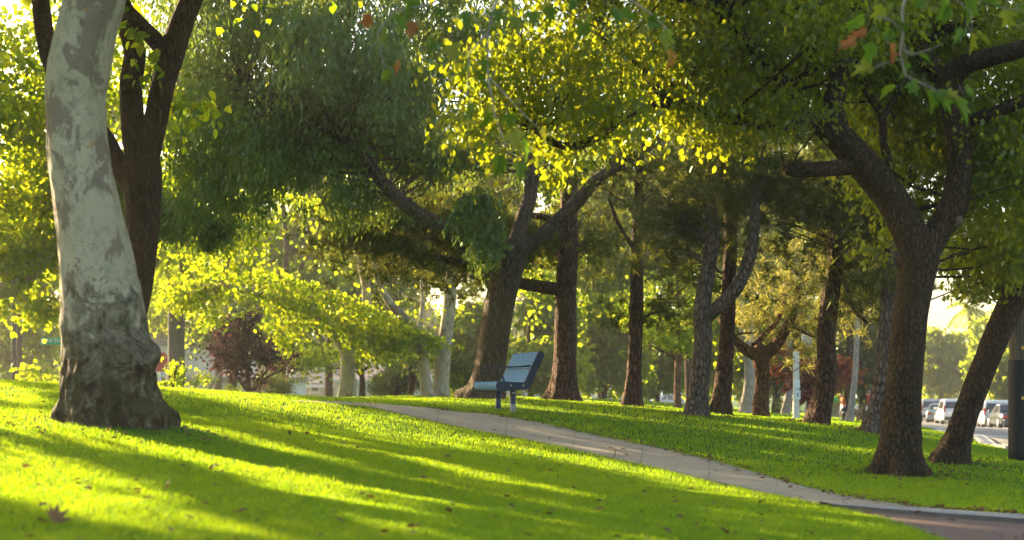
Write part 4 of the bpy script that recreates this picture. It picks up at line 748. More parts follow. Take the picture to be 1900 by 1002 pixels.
def palm(label, px, Y, top, w, nf=22, fl=2.4, flarepx=1.25, seed=0, py0=None):
    gp = HY + F * (CAMZ - g1((px - CX) / F * Y, Y)) / Y; base = P(px, gp, Y); tp = P(px, top, Y); r = M(w, Y) / 2
    root = thing('palm_tree', label, 'palm', base)
    mb = MB(); h = tp[2] - base[2]
    limb_mesh(mb, [np.array([0, 0, -.3, r * 1.15]), np.array([0, 0, .4, r * 1.05]), np.array([0, 0, h * .5, r]), np.array([0, 0, h * .78, r]), np.array([0, 0, h * .92, r * flarepx]), np.array([0, 0, h, r * flarepx * .8])], 18, .15, .05, 3, seed=seed)
    link('trunk', mesh('trunk', mb.v, mb.f, MAT['palm_bark']), root)
    p, d, n = [], [], []
    for i in range(nf):
        a = 2 * math.pi * i / nf + RNG.normal(0, .1); el = RNG.uniform(-.5, 1.1); q = np.array([0, 0, h]); v = np.array([math.cos(a) * math.cos(el), math.sin(a) * math.cos(el), math.sin(el)])
        for s in range(26):
            q = q + v * fl / 26; v = v + np.array([0, 0, -.055]); v /= np.linalg.norm(v); sd = np.cross(v, [0, 0, 1]); sd /= np.linalg.norm(sd)
            for sg in (-1, 1): p.append(q + base); d.append(sd * sg + v * .7 + [0, 0, -.35]); n.append(np.array([0, 0, 1.]) + RNG.normal(0, .2, 3))
    p = np.array(p); link('fronds', leaf_mesh('fronds', p, np.array(d), np.array(n), np.full(len(p), fl * .24), 'narrow', MAT['leaf_far'], base, np.full(len(p), fl * .10)), root); return root
palm('thick fan palm trunk right of the sycamore, with old stubs at its top', 327, 46, 470, 31, 26, 2.2, 1.45, 1.2)
palm('slim dark palm trunk at the left edge, left of its twin', 26, 44, 420, 9, 20, 2.0, 1.1, 2.2)
palm('slim ringed palm trunk at the left edge, right of its twin', 36, 44.4, 400, 10, 20, 2.0, 1.1, 3.2)
palm('tall hazy palm over the parked cars', 1800, 125, 572, 7, 22, 2.4, 1.1, 4.2)

# trees outside the frame on the left, whose crowns give the broken shade on the lawn
for k, (lab, x, y) in enumerate([('sycamore beyond the left edge, nearer the camera', -11.5, 19), ('sycamore beyond the left edge, farther from the camera', -13, 26), ('sycamore beyond the left edge, level with the pale one', -9.5, 14.0)]):
    px = CX + F * x / y; zg = g1(x, y); gp = HY + F * (CAMZ - zg) / y
    def at(dx, dz, w): return (px + F * dx / y, gp - F * dz / y, y, F * w / y)
    def el(dx, dz, rx, rz, ry, nc): return (px + F * dx / y, gp - F * dz / y, y, F * rx / y, F * rz / y, ry, nc, 60, .5)
    tree('sycamore_tree', lab, None, [[at(0, 0, .5), at(.1, 1.5, .42), at(.0, 3.2, .38), at(.3, 6, .2), at(.4, 8, .06)], [at(0, 3, .25), at(-1.5, 5, .12), at(-2.4, 6, .05)], [at(.1, 3.3, .25), at(1.4, 5, .12), at(2.2, 6, .05)]],
        [el(0, 5.6, 3.0, 1.6, 2.8, 110), el(.3, 7.6, 2.2, 1.2, 2.2, 50), el(-.5, 4.2, 2.6, .8, 2.4, 40)], MAT['syc_bark_far'], MAT['leaf_syc'], 'coarse', .2, .4, seg=16, seed=k + .7, twigs=.3)

# far wood: rows of individual trees closing the view
def far_tree_base(seed, lf):
    global RNG
    o = np.array([0, 0, 0.]); root = thing('background_tree', 'x', 'tree', (0, 300, -2), group='far trees closing the view'); mb = MB()
    limb_mesh(mb, [np.array([0, 0, -.4, .3]), np.array([0, 0, 2, .24]), np.array([.2, 0, 4, .18]), np.array([.1, .1, 8, .05])], 9, .5, .06, 2, .3, seed=seed)
    for s in (-1, 1): limb_mesh(mb, [np.array([0, 0, 2.2, .15]), np.array([s * 1.2, .3 * s, 4, .09]), np.array([s * 2.2, .5 * s, 5.4, .03])], 7, .5, .05, 2, seed=seed + s)
    link('trunk', mesh('trunk', mb.v, mb.f, MAT['brown_bark']), root)
    cl = []
    for (x, y, z, r, n) in [(-1.5, 0, 4.6, 1.7, 34), (1.6, .4, 4.4, 1.7, 34), (0, -.6, 6.2, 1.9, 40), (.4, .8, 7.6, 1.5, 28), (-1.2, .6, 6.6, 1.4, 24), (0, 0, 3.4, 2.0, 26)]:
        u = rand_dir(n) * (RNG.random(n) ** .4)[:, None] * [r, r, r * .75] + [x, y, z]; cl += [(q, 46, .5) for q in u]
    link('crown', crown_mesh('crown', cl, 'coarse', .30, MAT[lf], o, .4, cull=False), root); return root
# seven rows; each copy turned and scaled
fb = [far_tree_base(1.0, 'leaf_far'), far_tree_base(2.0, 'leaf_dull')]
spots = [(x, y) for y, xs in ((150, range(-60, 38, 7)), (172, range(-74, 40, 8)), (195, range(-80, 110, 9))) for x in xs]
BLBL = []
for i, (x, y) in enumerate(spots):
    if CX + F * x / y > 1600: continue
    x += RNG.uniform(-2, 2); y += RNG.uniform(-5, 5); z = g1(x, y) - .1
    lab = 'hazy far tree in the rows that close the view'
    if i < 2: o = fb[i]; o.location = (x, y, z); o['label'] = lab; o.scale = (1.3, 1.3, 1.3)
    else: copy_thing(fb[i % 2], (x, y, z), RNG.uniform(0, 6.28), lab, scale=RNG.uniform(1.1, 1.7))
# ---- small things, grass, street and air
# ------------------------------------------------------------------ grass
FEET = ((-3.9, 14, .72), (4.62, 17, .42), (5.75, 18.5, .34), (-.55, 27.5, .5), (1.1, 30, .45), (2.3, 27.5, .3), (3.25, 25, .32), (3.86, 26.5, .3), (5.5, 25.5, .34), (6.2, 24, .36), (5.25, 30, .25))      # bare soil round the trunks
def grass_patch(name, n, y0, y1, h, w, pw=1.6, xlo=-0.40, xhi=0.40, side=1.2):
    u = RNG.random(n); a = 1 - pw; y = (y0 ** a + u * (y1 ** a - y0 ** a)) ** (1 / a)
    x = (RNG.uniform(xlo, xhi, n)) * y + RNG.uniform(-side, side, n)
    z = gz(x, y); px = CX + F * x / y; py = HY + F * (CAMZ - z) / y
    jx = RNG.normal(0, .03, n) * F / y
    k = ~(inpoly(px + jx, py, PATHPOLY) | inpoly(px + jx, py, BRICKPOLY) | (x > street_edge(y) - .03))
    for fx, fy, fr in FEET: k &= (np.hypot(x - fx, y - fy) > fr * RNG.uniform(.85, 1.6, n)) | (RNG.random(n) < .12)
    x, y, z = x[k], y[k], z[k]; m = len(x)
    patch = np.sin(x * 2.1 + np.sin(y * 1.3) * 2) * np.sin(y * 1.7 + x * .6) * .25 + np.sin(x * 7.3 + y * 2.2) * np.sin(y * 6.1 - x * 3) * .22
    hh = h * RNG.uniform(.5, 1.25, m) * (1 + patch) * (1 + .012 * y); hh[RNG.random(m) < .012] *= 1.6
    ww = w * RNG.uniform(.7, 1.3, m) * (1 + .03 * y)
    a = RNG.uniform(0, 2 * math.pi, m); lean = RNG.uniform(.25, 1.1, m) * hh
    la = a + RNG.normal(math.pi / 2, .6, m); sx, sy = np.cos(a) * ww / 2, np.sin(a) * ww / 2; lx, ly = np.cos(la) * lean, np.sin(la) * lean
    o0 = np.c_[x - sx, y - sy, z - .01]; o1 = np.c_[x + sx, y + sy, z - .01]
    m0 = np.c_[x - sx * .8 + lx * .35, y - sy * .8 + ly * .35, z + hh * .58]; m1 = np.c_[x + sx * .8 + lx * .35, y + sy * .8 + ly * .35, z + hh * .58]; tp = np.c_[x + lx, y + ly, z + hh]
    V = np.stack([o0, o1, m0, m1, tp], 1).reshape(-1, 3); b = np.arange(m)[:, None, None] * 5 + np.array([[0, 1, 3], [0, 3, 2], [2, 3, 4]])[None]
    tag(link(name, mesh_np(name, V, b.reshape(-1, 3), MAT['grass'])), kind='stuff')
grass_patch('lawn_grass', 900000, 5.2, 34, .028, .0046, 1.7)
grass_patch('distant_grass', 150000, 32, 100, .030, .014, 1.2, -.35, .42, 2)

# fallen leaves: the small litter in one, the larger ones each on their own
def litter(name, pts, sz):
    n = len(pts); p = pts.copy(); p[:, 2] += RNG.uniform(.008, .03, n)
    d = rand_dir(n); d[:, 2] *= .25; nn = rand_dir(n) * .5 + [0, 0, 1]
    return leaf_mesh(name, p, d, nn, sz * RNG.uniform(.5, 1.3, n), 'coarse', MAT['leaf_dry'], np.zeros(3))
Lp = []
for i in range(2000):       # along the upper edge of the path
    a = densify(UP, 400)[RNG.integers(60, 400)]; q = hit(a[0], a[1]); Lp.append(q + [RNG.normal(-.03, .08), RNG.normal(-.03, .08), .012])
    if len(Lp) > 520: break
lx = RNG.uniform(-.38, .42, 480); ly = (6.0 ** -.8 + RNG.random(480) * (34 ** -.8 - 6.0 ** -.8)) ** (-1 / .8); lx = lx * ly
for fx, fy, fr in ((-3.9, 13.6, .75), (4.62, 16.8, .5), (5.7, 18.3, .45), (-.55, 27.3, .6), (1.1, 29.8, .5), (2.3, 27.3, .4), (3.25, 24.8, .4), (5.5, 25.3, .4), (6.2, 23.8, .4)):
    for k in range(110):
        a = RNG.uniform(0, 6.28); r = fr * (1 + abs(RNG.normal(0, .5))); q = np.array([fx + math.cos(a) * r, fy + math.sin(a) * r]); Lp.append(np.array([q[0], q[1], g1(*q) + .012]))
kk = lx < street_edge(ly) - .1
Lq = np.c_[lx, ly, gz(lx, ly) + .02][kk]
tag(link('fallen_leaf_litter', litter('fallen_leaf_litter', np.vstack([np.array(Lp), Lq]), .055)), kind='stuff')
for k, (px, py, s, lab) in enumerate([(100, 974, .15, 'big curled brown leaf on the grass at the lower left'), (768, 993, .10, 'dark brown leaf on the grass at the bottom middle'), (1416, 941, .09, 'reddish leaf on the sunny grass near the path'),
        (398, 878, .09, 'small upright tan leaf on the sunny grass below the sycamore'), (316, 912, .09, 'orange-red leaf in the shade band at the lower left'), (830, 856, .09, 'orange leaf in the middle of the lawn'), (1340, 997, .09, 'rust-brown leaf at the bottom edge near the brick paving'), (1235, 998, .08, 'pale tan leaf at the bottom edge of the lawn')]):
    q = hit(px, py); me = MB(); T, tf = LEAF['lobed']; vv = []
    for (a, b, c) in T: vv.append((a * s, (b - .4) * s, .45 * s * (abs(a) * 1.2 + (b - .4) ** 2) + .012))
    me.add(vv, tf); o = me.build('fallen_leaf', MAT['leaf_dry'], None, True, (q[0], q[1], q[2] + .028)); o.rotation_euler = (RNG.normal(.35, .3), RNG.normal(0, .4), RNG.uniform(0, 6)); tag(o, lab, 'leaf', 'larger fallen leaves on the lawn')
def twig(name, lab, pix):
    g = [hit(*p) for p in pix]; o = g[0]; m = MB(); m.tube([g_ - o + np.array([0, 0, .025 + .03 * (i % 2)]) for i, g_ in enumerate(g)], [.007, .006, .005, .003][:len(g)], 6); tag(m.build(name, MAT['leaf_dry'], None, True, o), lab, 'twig')
twig('fallen_twig', 'thin dry twig lying on the path', [(1130, 832), (1142, 842), (1140, 853), (1138, 860)]); twig('fallen_twig', 'second dry twig on the path, right of the other', [(1152, 836), (1160, 841), (1166, 850)])

# ------------------------------------------------------------------ the blue bench
def perforated(name, col):
    m, t, b = newmat(name); v = coords(t)
    vo = nd(t, 'ShaderNodeTexVoronoi', Scale=62.0); vo.inputs['Randomness'].default_value = 0; t.links.new(v, vo.inputs['Vector'])
    h = ramp(t, vo.outputs[0], [(.26, (0, 0, 0)), (.34, (1, 1, 1))]); n = noise_t(t, v, 9, 6, .7)
    c = mixc(t, n.outputs[0], [x * .8 for x in col], [x * 1.2 for x in col]); c = mixc(t, h.outputs[0], (.012, .018, .03), c)
    sc_ = ramp(t, noise_t(t, v, 26, 3, .7).outputs[0], [(.66, (0, 0, 0)), (.72, (.5, .5, .5))]); c = mixc(t, sc_.outputs[0], c, (.3, .33, .36))
    t.links.new(c, b.inputs['Base Color']); b.inputs['Roughness'].default_value = .8; b.inputs['Specular IOR Level'].default_value = .06; bump(t, b, h.outputs[0], .12, .002); return m
BM = dict(perf=perforated('bench_perforated_steel', (.11, .25, .44)), panel=plain('bench_end_panel_shaded', (.020, .042, .085), .5, .1, .4), post=plain('bench_post', (.045, .075, .165), .45, .1), rod=plain('bench_rod', (.02, .035, .06), .4, .3), bolt=plain('bolt_steel', (.55, .53, .47), .35, .8), sticker=plain('label_white', (.65, .66, .68), .6), scuff=plain('bare_metal', (.38, .38, .38), .6))  # end panels darker than seat and back: their shade is put into the colour
def bench(label, loc, rot, L=1.45, k=1.0, mats=BM):
    """profile in x-z: seat front towards -x; length along +y"""
    root = thing('park_bench', label, 'bench', loc, rot)
    def prof(off):    # closed outline of the sheet-metal body, offset inward by off
        return [(-.26 + off, .475), (-.235 + off, .50 - off), (-.20, .515 - off), (.20, .495 - off), (.42, .955 - off * .4), (.45, .985 - off), (.49, .985 - off), (.525 - off, .955), (.527 - off, .91), (.30 - off * .7, .425 + off * .3), (.27, .39 + off), (.20, .378 + off), (-.18, .358 + off), (-.23 + off * .5, .375 + off), (-.262 + off, .43)]
    e = .02
    MB().prism(prof(0), 1, 0, e).build('end_panel', mats['panel'], root)
    MB().prism(prof(0), 1, L - e, L).build('end_panel', mats['panel'], root)
    i = .006
    seat = [(-.255, .43), (-.255, .475), (-.232, .498), (-.20, .509), (.19, .489), (.19, .44), (.18, .40), (-.18, .366), (-.225, .38)]
    MB().prism(seat, 1, e, L - e).build('seat', mats['perf'], root)
    bk = [(.202, .489), (.418, .948), (.45, .979), (.488, .979), (.518, .95), (.52, .91), (.293, .43), (.265, .398), (.205, .39)]
    b = MB().prism(bk, 1, e, L - e).build('backrest', mats['perf'], root)
    r = MB(); sv = Vector((.459 - .245, 0, .947 - .49)).normalized()
    r.tube([(.304, e, .722), (.304, L - e, .722)], .006, 6); r.build('back_seam', mats['panel'], b)
    for y in (.10, L - .10) if k == 1 else (.10,):
        a = MB().tube([(.345, y, .765), (.2, y, .745), (-.06, y, .735), (-.145, y, .722), (-.165, y, .685), (-.14, y, .62), (-.09, y, .50)], .012, 8); a.build('armrest', mats['rod'], root, True)
    for y in (.30, L - .28):
        p = MB().tube([(.10, y, -.15), (.10, y, .385)], .046, 18).build('leg', mats['post'], root, True)
        if y < .5:
            MB().box((.098, y - .0458, .33), (.055, .004, .028)).build('sticker', mats['sticker'], p); s_ = MB().tube([(.10, y, .02), (.10, y, .05), (.10, y, .11), (.10, y, .15)], [.0465, .0472, .0472, .0464], 18); s_.build('worn_band', mats['scuff'], p, True)
    for x in (-.02, .19):
        MB().tube([(x, .004, .447 + .0), (x, -.007, .447)], [.016, .013], 12).build('bolt', mats['bolt'], root, True)
    return root
bp = hit(955, 765, 20, 26); D = 22.6; bx = P(957, 764, D)
bench('dark blue perforated steel bench with slanted back and thin armrests', (bx[0] - .06, D - .3, g1(bx[0], D) - .0), math.radians(16))
GM = dict(BM); GM['perf'] = plain('weathered_bench_steel', (.22, .25, .27), .5, .2); GM['panel'] = plain('weathered_bench_panel', (.12, .14, .15), .5); GM['post'] = GM['panel']
b2 = P(846, 738, 62); bench('far grey bench seen past the foot of the weeping tree', (b2[0], 62, g1(b2[0], 62)), math.radians(200), mats=GM)

# ------------------------------------------------------------------ poles and signs
def wood_pole_mat():
    m, t, b = newmat('weathered_pole_wood'); v = coords(t, (30, 30, 1.2)); n = noise_t(t, v, 1.5, 8, .65)
    c = ramp(t, n.outputs[0], [(.3, (.05, .04, .032)), (.55, (.13, .105, .085)), (.75, (.21, .18, .15))]); t.links.new(c.outputs[0], b.inputs['Base Color']); b.inputs['Roughness'].default_value = .9; bump(t, b, n.outputs[0], .5, .02); return m
u0 = P(1893, 857, 19.5); u0[2] = g1(u0[0], u0[1])
up = thing('utility_pole', 'weathered wooden utility pole with a dark wrapped foot and yellow bands', 'pole', u0)
MB().tube([(0, 0, -.4), (0, 0, .6), (.01, 0, 3), (.02, 0, 8.5)], [.152, .15, .14, .11], 24).build('pole_shaft', wood_pole_mat(), up, True)
MB().tube([(0, 0, -.1), (0, 0, .2), (0, 0, 1.25), (0, 0, 1.38)], [.158, .158, .156, .1545], 24).build('foot_wrap', plain('tar_wrap', (.017, .017, .022), .7), up, True)
ym = plain('yellow_reflector', (.75, .45, .02), .4)
for z in (.86, 1.545):
    bd = MB(); s = []
    for k in range(13):
        a = -math.pi * .5 - .25 + k * .16; s.append(a)
    r = .160 if z < 1.3 else .152
    V = []
    for a in s:
        for dz, rr in ((-.022, r), (.022, r), (.022, r - .02), (-.022, r - .02)): V.append((math.cos(a) * rr, math.sin(a) * rr, z + dz))
    Fs = []
    for k in range(len(s) - 1):
        for j in range(4): Fs.append((k * 4 + j, (k + 1) * 4 + j, (k + 1) * 4 + (j + 1) % 4, k * 4 + (j + 1) % 4))
    Fs += [(0, 1, 2, 3), tuple(len(V) - 4 + j for j in (3, 2, 1, 0))]
    bd.add(V, Fs).build('yellow_band', ym, up)
PM = dict(white=plain('white_painted_post', (.70, .63, .56), .5), grey=plain('galvanised_steel', (.42, .44, .46), .45, .5), green=plain('sign_green', (.015, .36, .21), .4), teal=plain('sign_teal', (.02, .33, .33), .4), signwhite=plain('sign_white', (.78, .78, .77), .45), black=plain('sign_black', (.02, .025, .022), .5), red=plain('sign_red', (.45, .02, .025), .4))
w0 = P(1477, 783, 44); w0[2] = g1(w0[0], 44)
wp = thing('notice_post', 'square white post carrying two small white notices', 'post', w0)
MB().box((0, 0, .95), (M(10.5, 44), .16, 2.3), .012).build('post', PM['white'], wp)
MB().box((.01, -.088, 1.10), (.19, .01, .26), .003).build('notice', PM['signwhite'], wp); n2 = MB().box((.02, -.09, .76), (.2, .012, .28), .003).build('notice', PM['signwhite'], wp)
cm = MB()
cm.box((.04, -.100, .80), (.075, .006, .02)); cm.box((.012, -.1005, .765), (.02, .006, .09)); cm.box((.04, -.100, .73), (.075, .006, .02)); cm.build('mark', PM['black'], n2)
l0 = P(1497, 775, 60); l0[2] = g1(l0[0], 60)
lp = thing('street_lamp', 'slim pale lamp post with a flared head behind the square white post', 'lamp', l0)
MB().tube([(0, 0, -.2), (0, 0, .5), (0, 0, 2.6), (0, 0, 3.0)], [.11, .085, .075, .10], 14).build('post', PM['white'], lp, True)
MB().tube([(0, 0, 3.0), (0, 0, 3.12), (0, 0, 3.5), (0, 0, 3.62)], [.10, .2, .24, .12], 14).build('lamp_head', PM['grey'], lp, True)
def street_sign(label, px, pyc, Y, w, h, bladem, text=None, off=-1, pole_top=2.9, cat='street sign'):
    b0 = P(px, HY, Y); zg = g1(b0[0], Y); root = thing('street_sign', label, cat, (b0[0], Y, zg)); zc = P(px, pyc, Y)[2] - zg
    MB().tube([(0, 0, -.3), (0, 0, zc + .35)], .045, 12).build('post', PM['grey'], root, True)
    bl = MB().box((off * (w / 2 + .05), 0, zc), (w, .02, h), .006).build('blade', bladem, root)
    if text:
        cu = bpy.data.curves.new('lettering', 'FONT'); cu.body = text; cu.size = h * .78; cu.align_x = 'LEFT'; cu.align_y = 'CENTER'; cu.extrude = .003
        tmp = bpy.data.objects.new('tmp', cu); COL.objects.link(tmp); bpy.context.view_layer.update(); me = bpy.data.meshes.new_from_object(tmp.evaluated_get(bpy.context.evaluated_depsgraph_get())); bpy.data.objects.remove(tmp)
        me.materials.clear(); me.materials.append(PM['signwhite']); me.transform(Matrix.Rotation(math.radians(90), 4, 'X'))
        x0 = off * (w / 2 + .05) - w / 2
        link('lettering', me, bl, (x0 + w * .27, -.0155, zc + .01))
        e = MB(); e.box((x0 + w * .13, -.0125, zc), (h * .62, .006, h * .68)); e.build('emblem_panel', PM['signwhite'], bl)
        e2 = MB(); e2.box((x0 + w * .13, -.0175, zc), (h * .30, .005, h * .16)); e2.add([(x0 + w * .13 - h * .24, -.0195, zc), (x0 + w * .13 - h * .05, -.0195, zc + h * .2), (x0 + w * .13 - h * .05, -.0195, zc - h * .2)], [(0, 1, 2)]); e2.build('emblem', PM['black'], bl)
    return root
street_sign('green street name sign reading 14 TH with a white arrow panel', 117, 633, 40, .57, .2, PM['green'], '14 TH')
street_sign('distant teal street name sign on a pale pole behind the jogging child', 1590, 716, 80, .6, .17, PM['teal'], None, 1)
s0 = P(299, 672, 52); zg = g1(s0[0], 52); st = thing('stop_sign', 'red octagonal traffic sign half hidden behind the sycamore burl', 'traffic sign', (s0[0], 52, zg))
MB().tube([(0, 0, -.3), (0, 0, s0[2] - zg + .3)], .035, 10).build('post', PM['grey'], st, True)
og = [(.38 * math.cos(math.pi / 8 + k * math.pi / 4), s0[2] - zg + .38 * math.sin(math.pi / 8 + k * math.pi / 4)) for k in range(8)]
MB().prism(og, 1, -.055, -.04).build('sign_plate', PM['red'], st)

# ------------------------------------------------------------------ cars
GLASS = plain('car_glass', (.03, .036, .042), .08, 0, .6); TYRE = plain('tyre_rubber', (.02, .02, .02), .85); RIM = plain('wheel_rim', (.45, .45, .46), .35, .7); TAIL = plain('tail_lamp_red', (.42, .02, .02), .3); PLATE = plain('number_plate', (.6, .6, .6), .5); TRIM = plain('black_trim', (.025, .025, .027), .6)
def paint(name, c):
    m, t, b = newmat(name); b.inputs['Base Color'].default_value = (*c, 1); b.inputs['Roughness'].default_value = .3; b.inputs['Metallic'].default_value = .25; b.inputs['Coat Weight'].default_value = .7; b.inputs['Coat Roughness'].default_value = .1
    n = noise_t(t, coords(t), 3, 4); t.links.new(ramp(t, n.outputs[0], [(.3, (.22, .22, .22)), (.7, (.4, .4, .4))]).outputs[0], b.inputs['Roughness']); return m
CARW = {}
def make_car(label, kind, pm, loc, rot, group):
    """nose towards +y; lofted body with tapered glasshouse"""
    suv = kind == 'suv'; L, Wd, H = (4.7, 1.86, 1.78) if suv else (4.5, 1.78, 1.45)
    root = thing('parked_car', label, 'car', loc, rot, group)
    def station(y, zl, zh, w, e=.10): return [(-w, y, zl + e), (-w * .97, y, zl), (w * .97, y, zl), (w, y, zl + e), (w * 1.0, y, zh - .22), (w * .93, y, zh - .04), (w * .82, y, zh), (-w * .82, y, zh), (-w * .93, y, zh - .04), (-w * 1.0, y, zh - .22)]
    w = Wd / 2; belt = 1.02 if suv else .92
    body = [station(-L / 2, .42, belt - .06, w * .88), station(-L / 2 + .12, .30, belt, w * .97), station(-L / 2 + .6, .26, belt + .02, w), station(0, .25, belt + .01, w), station(L / 2 - 1.3, .25, belt - .02, w), station(L / 2 - .5, .28, belt - .14, w * .97), station(L / 2 - .12, .32, belt - .24, w * .88), station(L / 2, .42, belt - .36, w * .76)]
    def loft(ss):
        V = [p for s in ss for p in s]; k = len(ss[0]); Fs = [(i * k + j, i * k + (j + 1) % k, (i + 1) * k + (j + 1) % k, (i + 1) * k + j) for i in range(len(ss) - 1) for j in range(k)]
        return V, Fs + [tuple(range(k))[::-1], tuple(range(len(V) - k, len(V)))]
    bm_ = MB().add(*loft(body))
    rb = -L / 2 + (.16 if suv else .75); rt = -L / 2 + (.42 if suv else 1.35); fb = L / 2 - 1.35; ft = L / 2 - 2.05; z0 = belt - .02; z1 = H
    def cab(y, z, w_): return [(-w_, y, z), (w_, y, z)]
    lev = [(z0, rb, fb, w * .93), (z0 + (H - z0) * .82, rt - .08 * (rt - rb), ft + .12, w * .78), (H - .02, rt + .06, ft - .08, w * .72), (H, rt + .25, ft - .3, w * .6)]
    rings = [[(-q, a, z), (q, a, z), (q, b_, z), (-q, b_, z)] for z, a, b_, q in lev]
    bm_.add(*loft(rings)); body_o = bm_.build('body', pm, root, True)
    body_o.modifiers.new('edge', 'BEVEL').width = .03; body_o.data.polygons.foreach_set('use_smooth', np.zeros(len(body_o.data.polygons), bool))
    # windows lie on the glasshouse, a few millimetres proud
    def lerp(z): 
        t = (z - z0) / (lev[1][0] - z0); return rb + (lev[1][1] - rb) * t, fb + (lev[1][2] - fb) * t, lev[0][3] + (lev[1][3] - lev[0][3]) * t
    zl, zh = z0 + .08, z0 + (H - z0) * .76
    (al, bl_, ql), (ah, bh, qh) = lerp(zl), lerp(zh); p = .008
    def slab(name, a): 
        nrm = (Vector(a[1]) - Vector(a[0])).cross(Vector(a[3]) - Vector(a[0])).normalized(); m = MB(); V = [tuple(Vector(q) + nrm * p) for q in a] + [tuple(Vector(q) - nrm * .03) for q in a]
        m.add(V, [(0, 1, 2, 3), (7, 6, 5, 4)] + [(i, i + 4, (i + 1) % 4 + 4, (i + 1) % 4) for i in range(4)]); return m.build(name, GLASS, root)
    slab('rear_window', [(-ql * .86, al, zl + .06), (ql * .86, al, zl + .06), (qh * .86, ah, zh), (-qh * .86, ah, zh)]); slab('windscreen', [(ql * .9, bl_, zl), (-ql * .9, bl_, zl), (-qh * .9, bh, zh), (qh * .9, bh, zh)])
    for s in (-1, 1):
        ycuts = [al + .3, al + (bl_ - al) * .36, al + (bl_ - al) * .64, bl_ - .3]; yt = [ah + .22, ah + (bh - ah) * .33, ah + (bh - ah) * .62, bh - .22]
        for k in range(3):
            e = .04; q = [(s * ql, ycuts[k] + e, zl), (s * ql, ycuts[k + 1] - e, zl), (s * qh, yt[k + 1] - e, zh), (s * qh, yt[k] + e, zh)]
            slab('side_window', q if s > 0 else [q[1], q[0], q[3], q[2]])
    R = .37 if suv else .33
    for y in (-L / 2 + .85, L / 2 - .88):
        for s in (-1, 1):
            x = s * (w - .10); wh = MB().tube([(x - s * .12, y, R), (x + s * .10, y, R), (x + s * .125, y, R)], [R, R, R * .86], 22).build('wheel', TYRE, root, True)
            MB().tube([(x + s * .126, y, R), (x + s * .140, y, R), (x + s * .145, y, R)], [R * .66, R * .62, R * .2], 16).build('rim', RIM, wh, True)
    for s in (-1, 1):
        if suv: MB().box((s * w * .84, -L / 2 + .035, belt + .05), (.13, .16, .46), .03).build('tail_light', TAIL, root)
        else: MB().box((s * w * .70, -L / 2 + .03, belt - .2), (.34, .14, .17), .03).build('tail_light', TAIL, root)
        MB().box((s * (w + .08), fb - .35, belt + .08), (.2, .1, .14), .03).build('wing_mirror', pm, root)
    MB().box((0, -L / 2 - .03, .46), (w * 1.7, .16, .22), .04).build('bumper', TRIM if suv else pm, root)
    MB().box((0, -L / 2 - .015, .72), (.34, .05, .16), .005).build('number_plate', PLATE, root)
    return root
WH, SV, DK, TL = paint('white_car_paint', (.72, .73, .74)), paint('silver_car_paint', (.42, .43, .45)), paint('dark_car_paint', (.05, .055, .065)), paint('pale_teal_car_paint', (.26, .34, .34))
GC = 'cars parked along the road'
for lab, kd, pm, px, Y, rot in [('white tall car parked between leaning tree and utility pole', 'suv', WH, 1846, 90, 14), ('dark saloon with red tail lights parked nearest the utility pole', 'saloon', DK, 1872, 84, 8), ('silver car half hidden behind the upper side of the leaning tree trunk', 'suv', SV, 1822, 98, 14),
        ('white tall car parked just left of the leaning tree', 'suv', WH, 1766, 100, 10), ('small pale teal car squeezed beside the white tall car', 'saloon', TL, 1746, 106, 22), ('silver tall car parked right of the big dark tree trunk', 'suv', SV, 1726, 112, 12), ('white car farthest up the road, beside the big dark trunk', 'saloon', WH, 1710, 122, 12), ('dark car far behind, showing above the small teal car', 'suv', DK, 1752, 126, 12),
        ('silver car far off on the cross street, right of the slim pine', 'saloon', SV, 1246, 112, 80), ('white car far off on the cross street, left of the grey forked pine', 'suv', WH, 1276, 116, 84), ('pale car in the haze behind the running child', 'suv', WH, 1600, 100, 60)]:
    q = P(px, HY, Y); make_car(lab, kd, pm, (q[0], Y, g1(q[0], Y) + .02), -math.radians(rot), GC)

# ------------------------------------------------------------------ people and dog
SKIN = plain('skin', (.42, .24, .16), .6); HAIR = plain('dark_hair', (.02, .014, .01), .7); ORANGE = plain('orange_cloth', (.80, .16, .02), .85); DARKC = plain('dark_shorts', (.045, .05, .065), .9); REDC = plain('red_cloth', (.55, .04, .05), .85); RUST = plain('rust_trousers', (.33, .10, .05), .9); WHITEC = plain('white_cloth', (.7, .7, .7), .9); SHOE = plain('shoe', (.5, .5, .52), .7); EYE = plain('eye_dark', (.02, .015, .012), .3)
def skin_obj(name, chains, mat, parent, root=0, sub=1):
    V, E, R = [], [], []; ids = {}
    for ch in chains:
        prev = None
        for key, p, r in ch:
            if key in ids: i = ids[key]
            else:
                i = len(V); V.append(p); R.append(r)
                if key: ids[key] = i
            if prev is not None: E.append((prev, i))
            prev = i
    me = bpy.data.meshes.new(name); me.from_pydata(V, E, []); me.materials.append(mat); o = link(name, me, parent)
    md = o.modifiers.new('skin', 'SKIN'); md.use_smooth_shade = True; o.modifiers.new('smooth', 'SUBSURF').levels = sub; o.modifiers['smooth'].render_levels = sub + 1
    for i, sv in enumerate(me.skin_vertices[0].data): sv.radius = (R[i], R[i]); sv.use_root = (i == root)
    return o
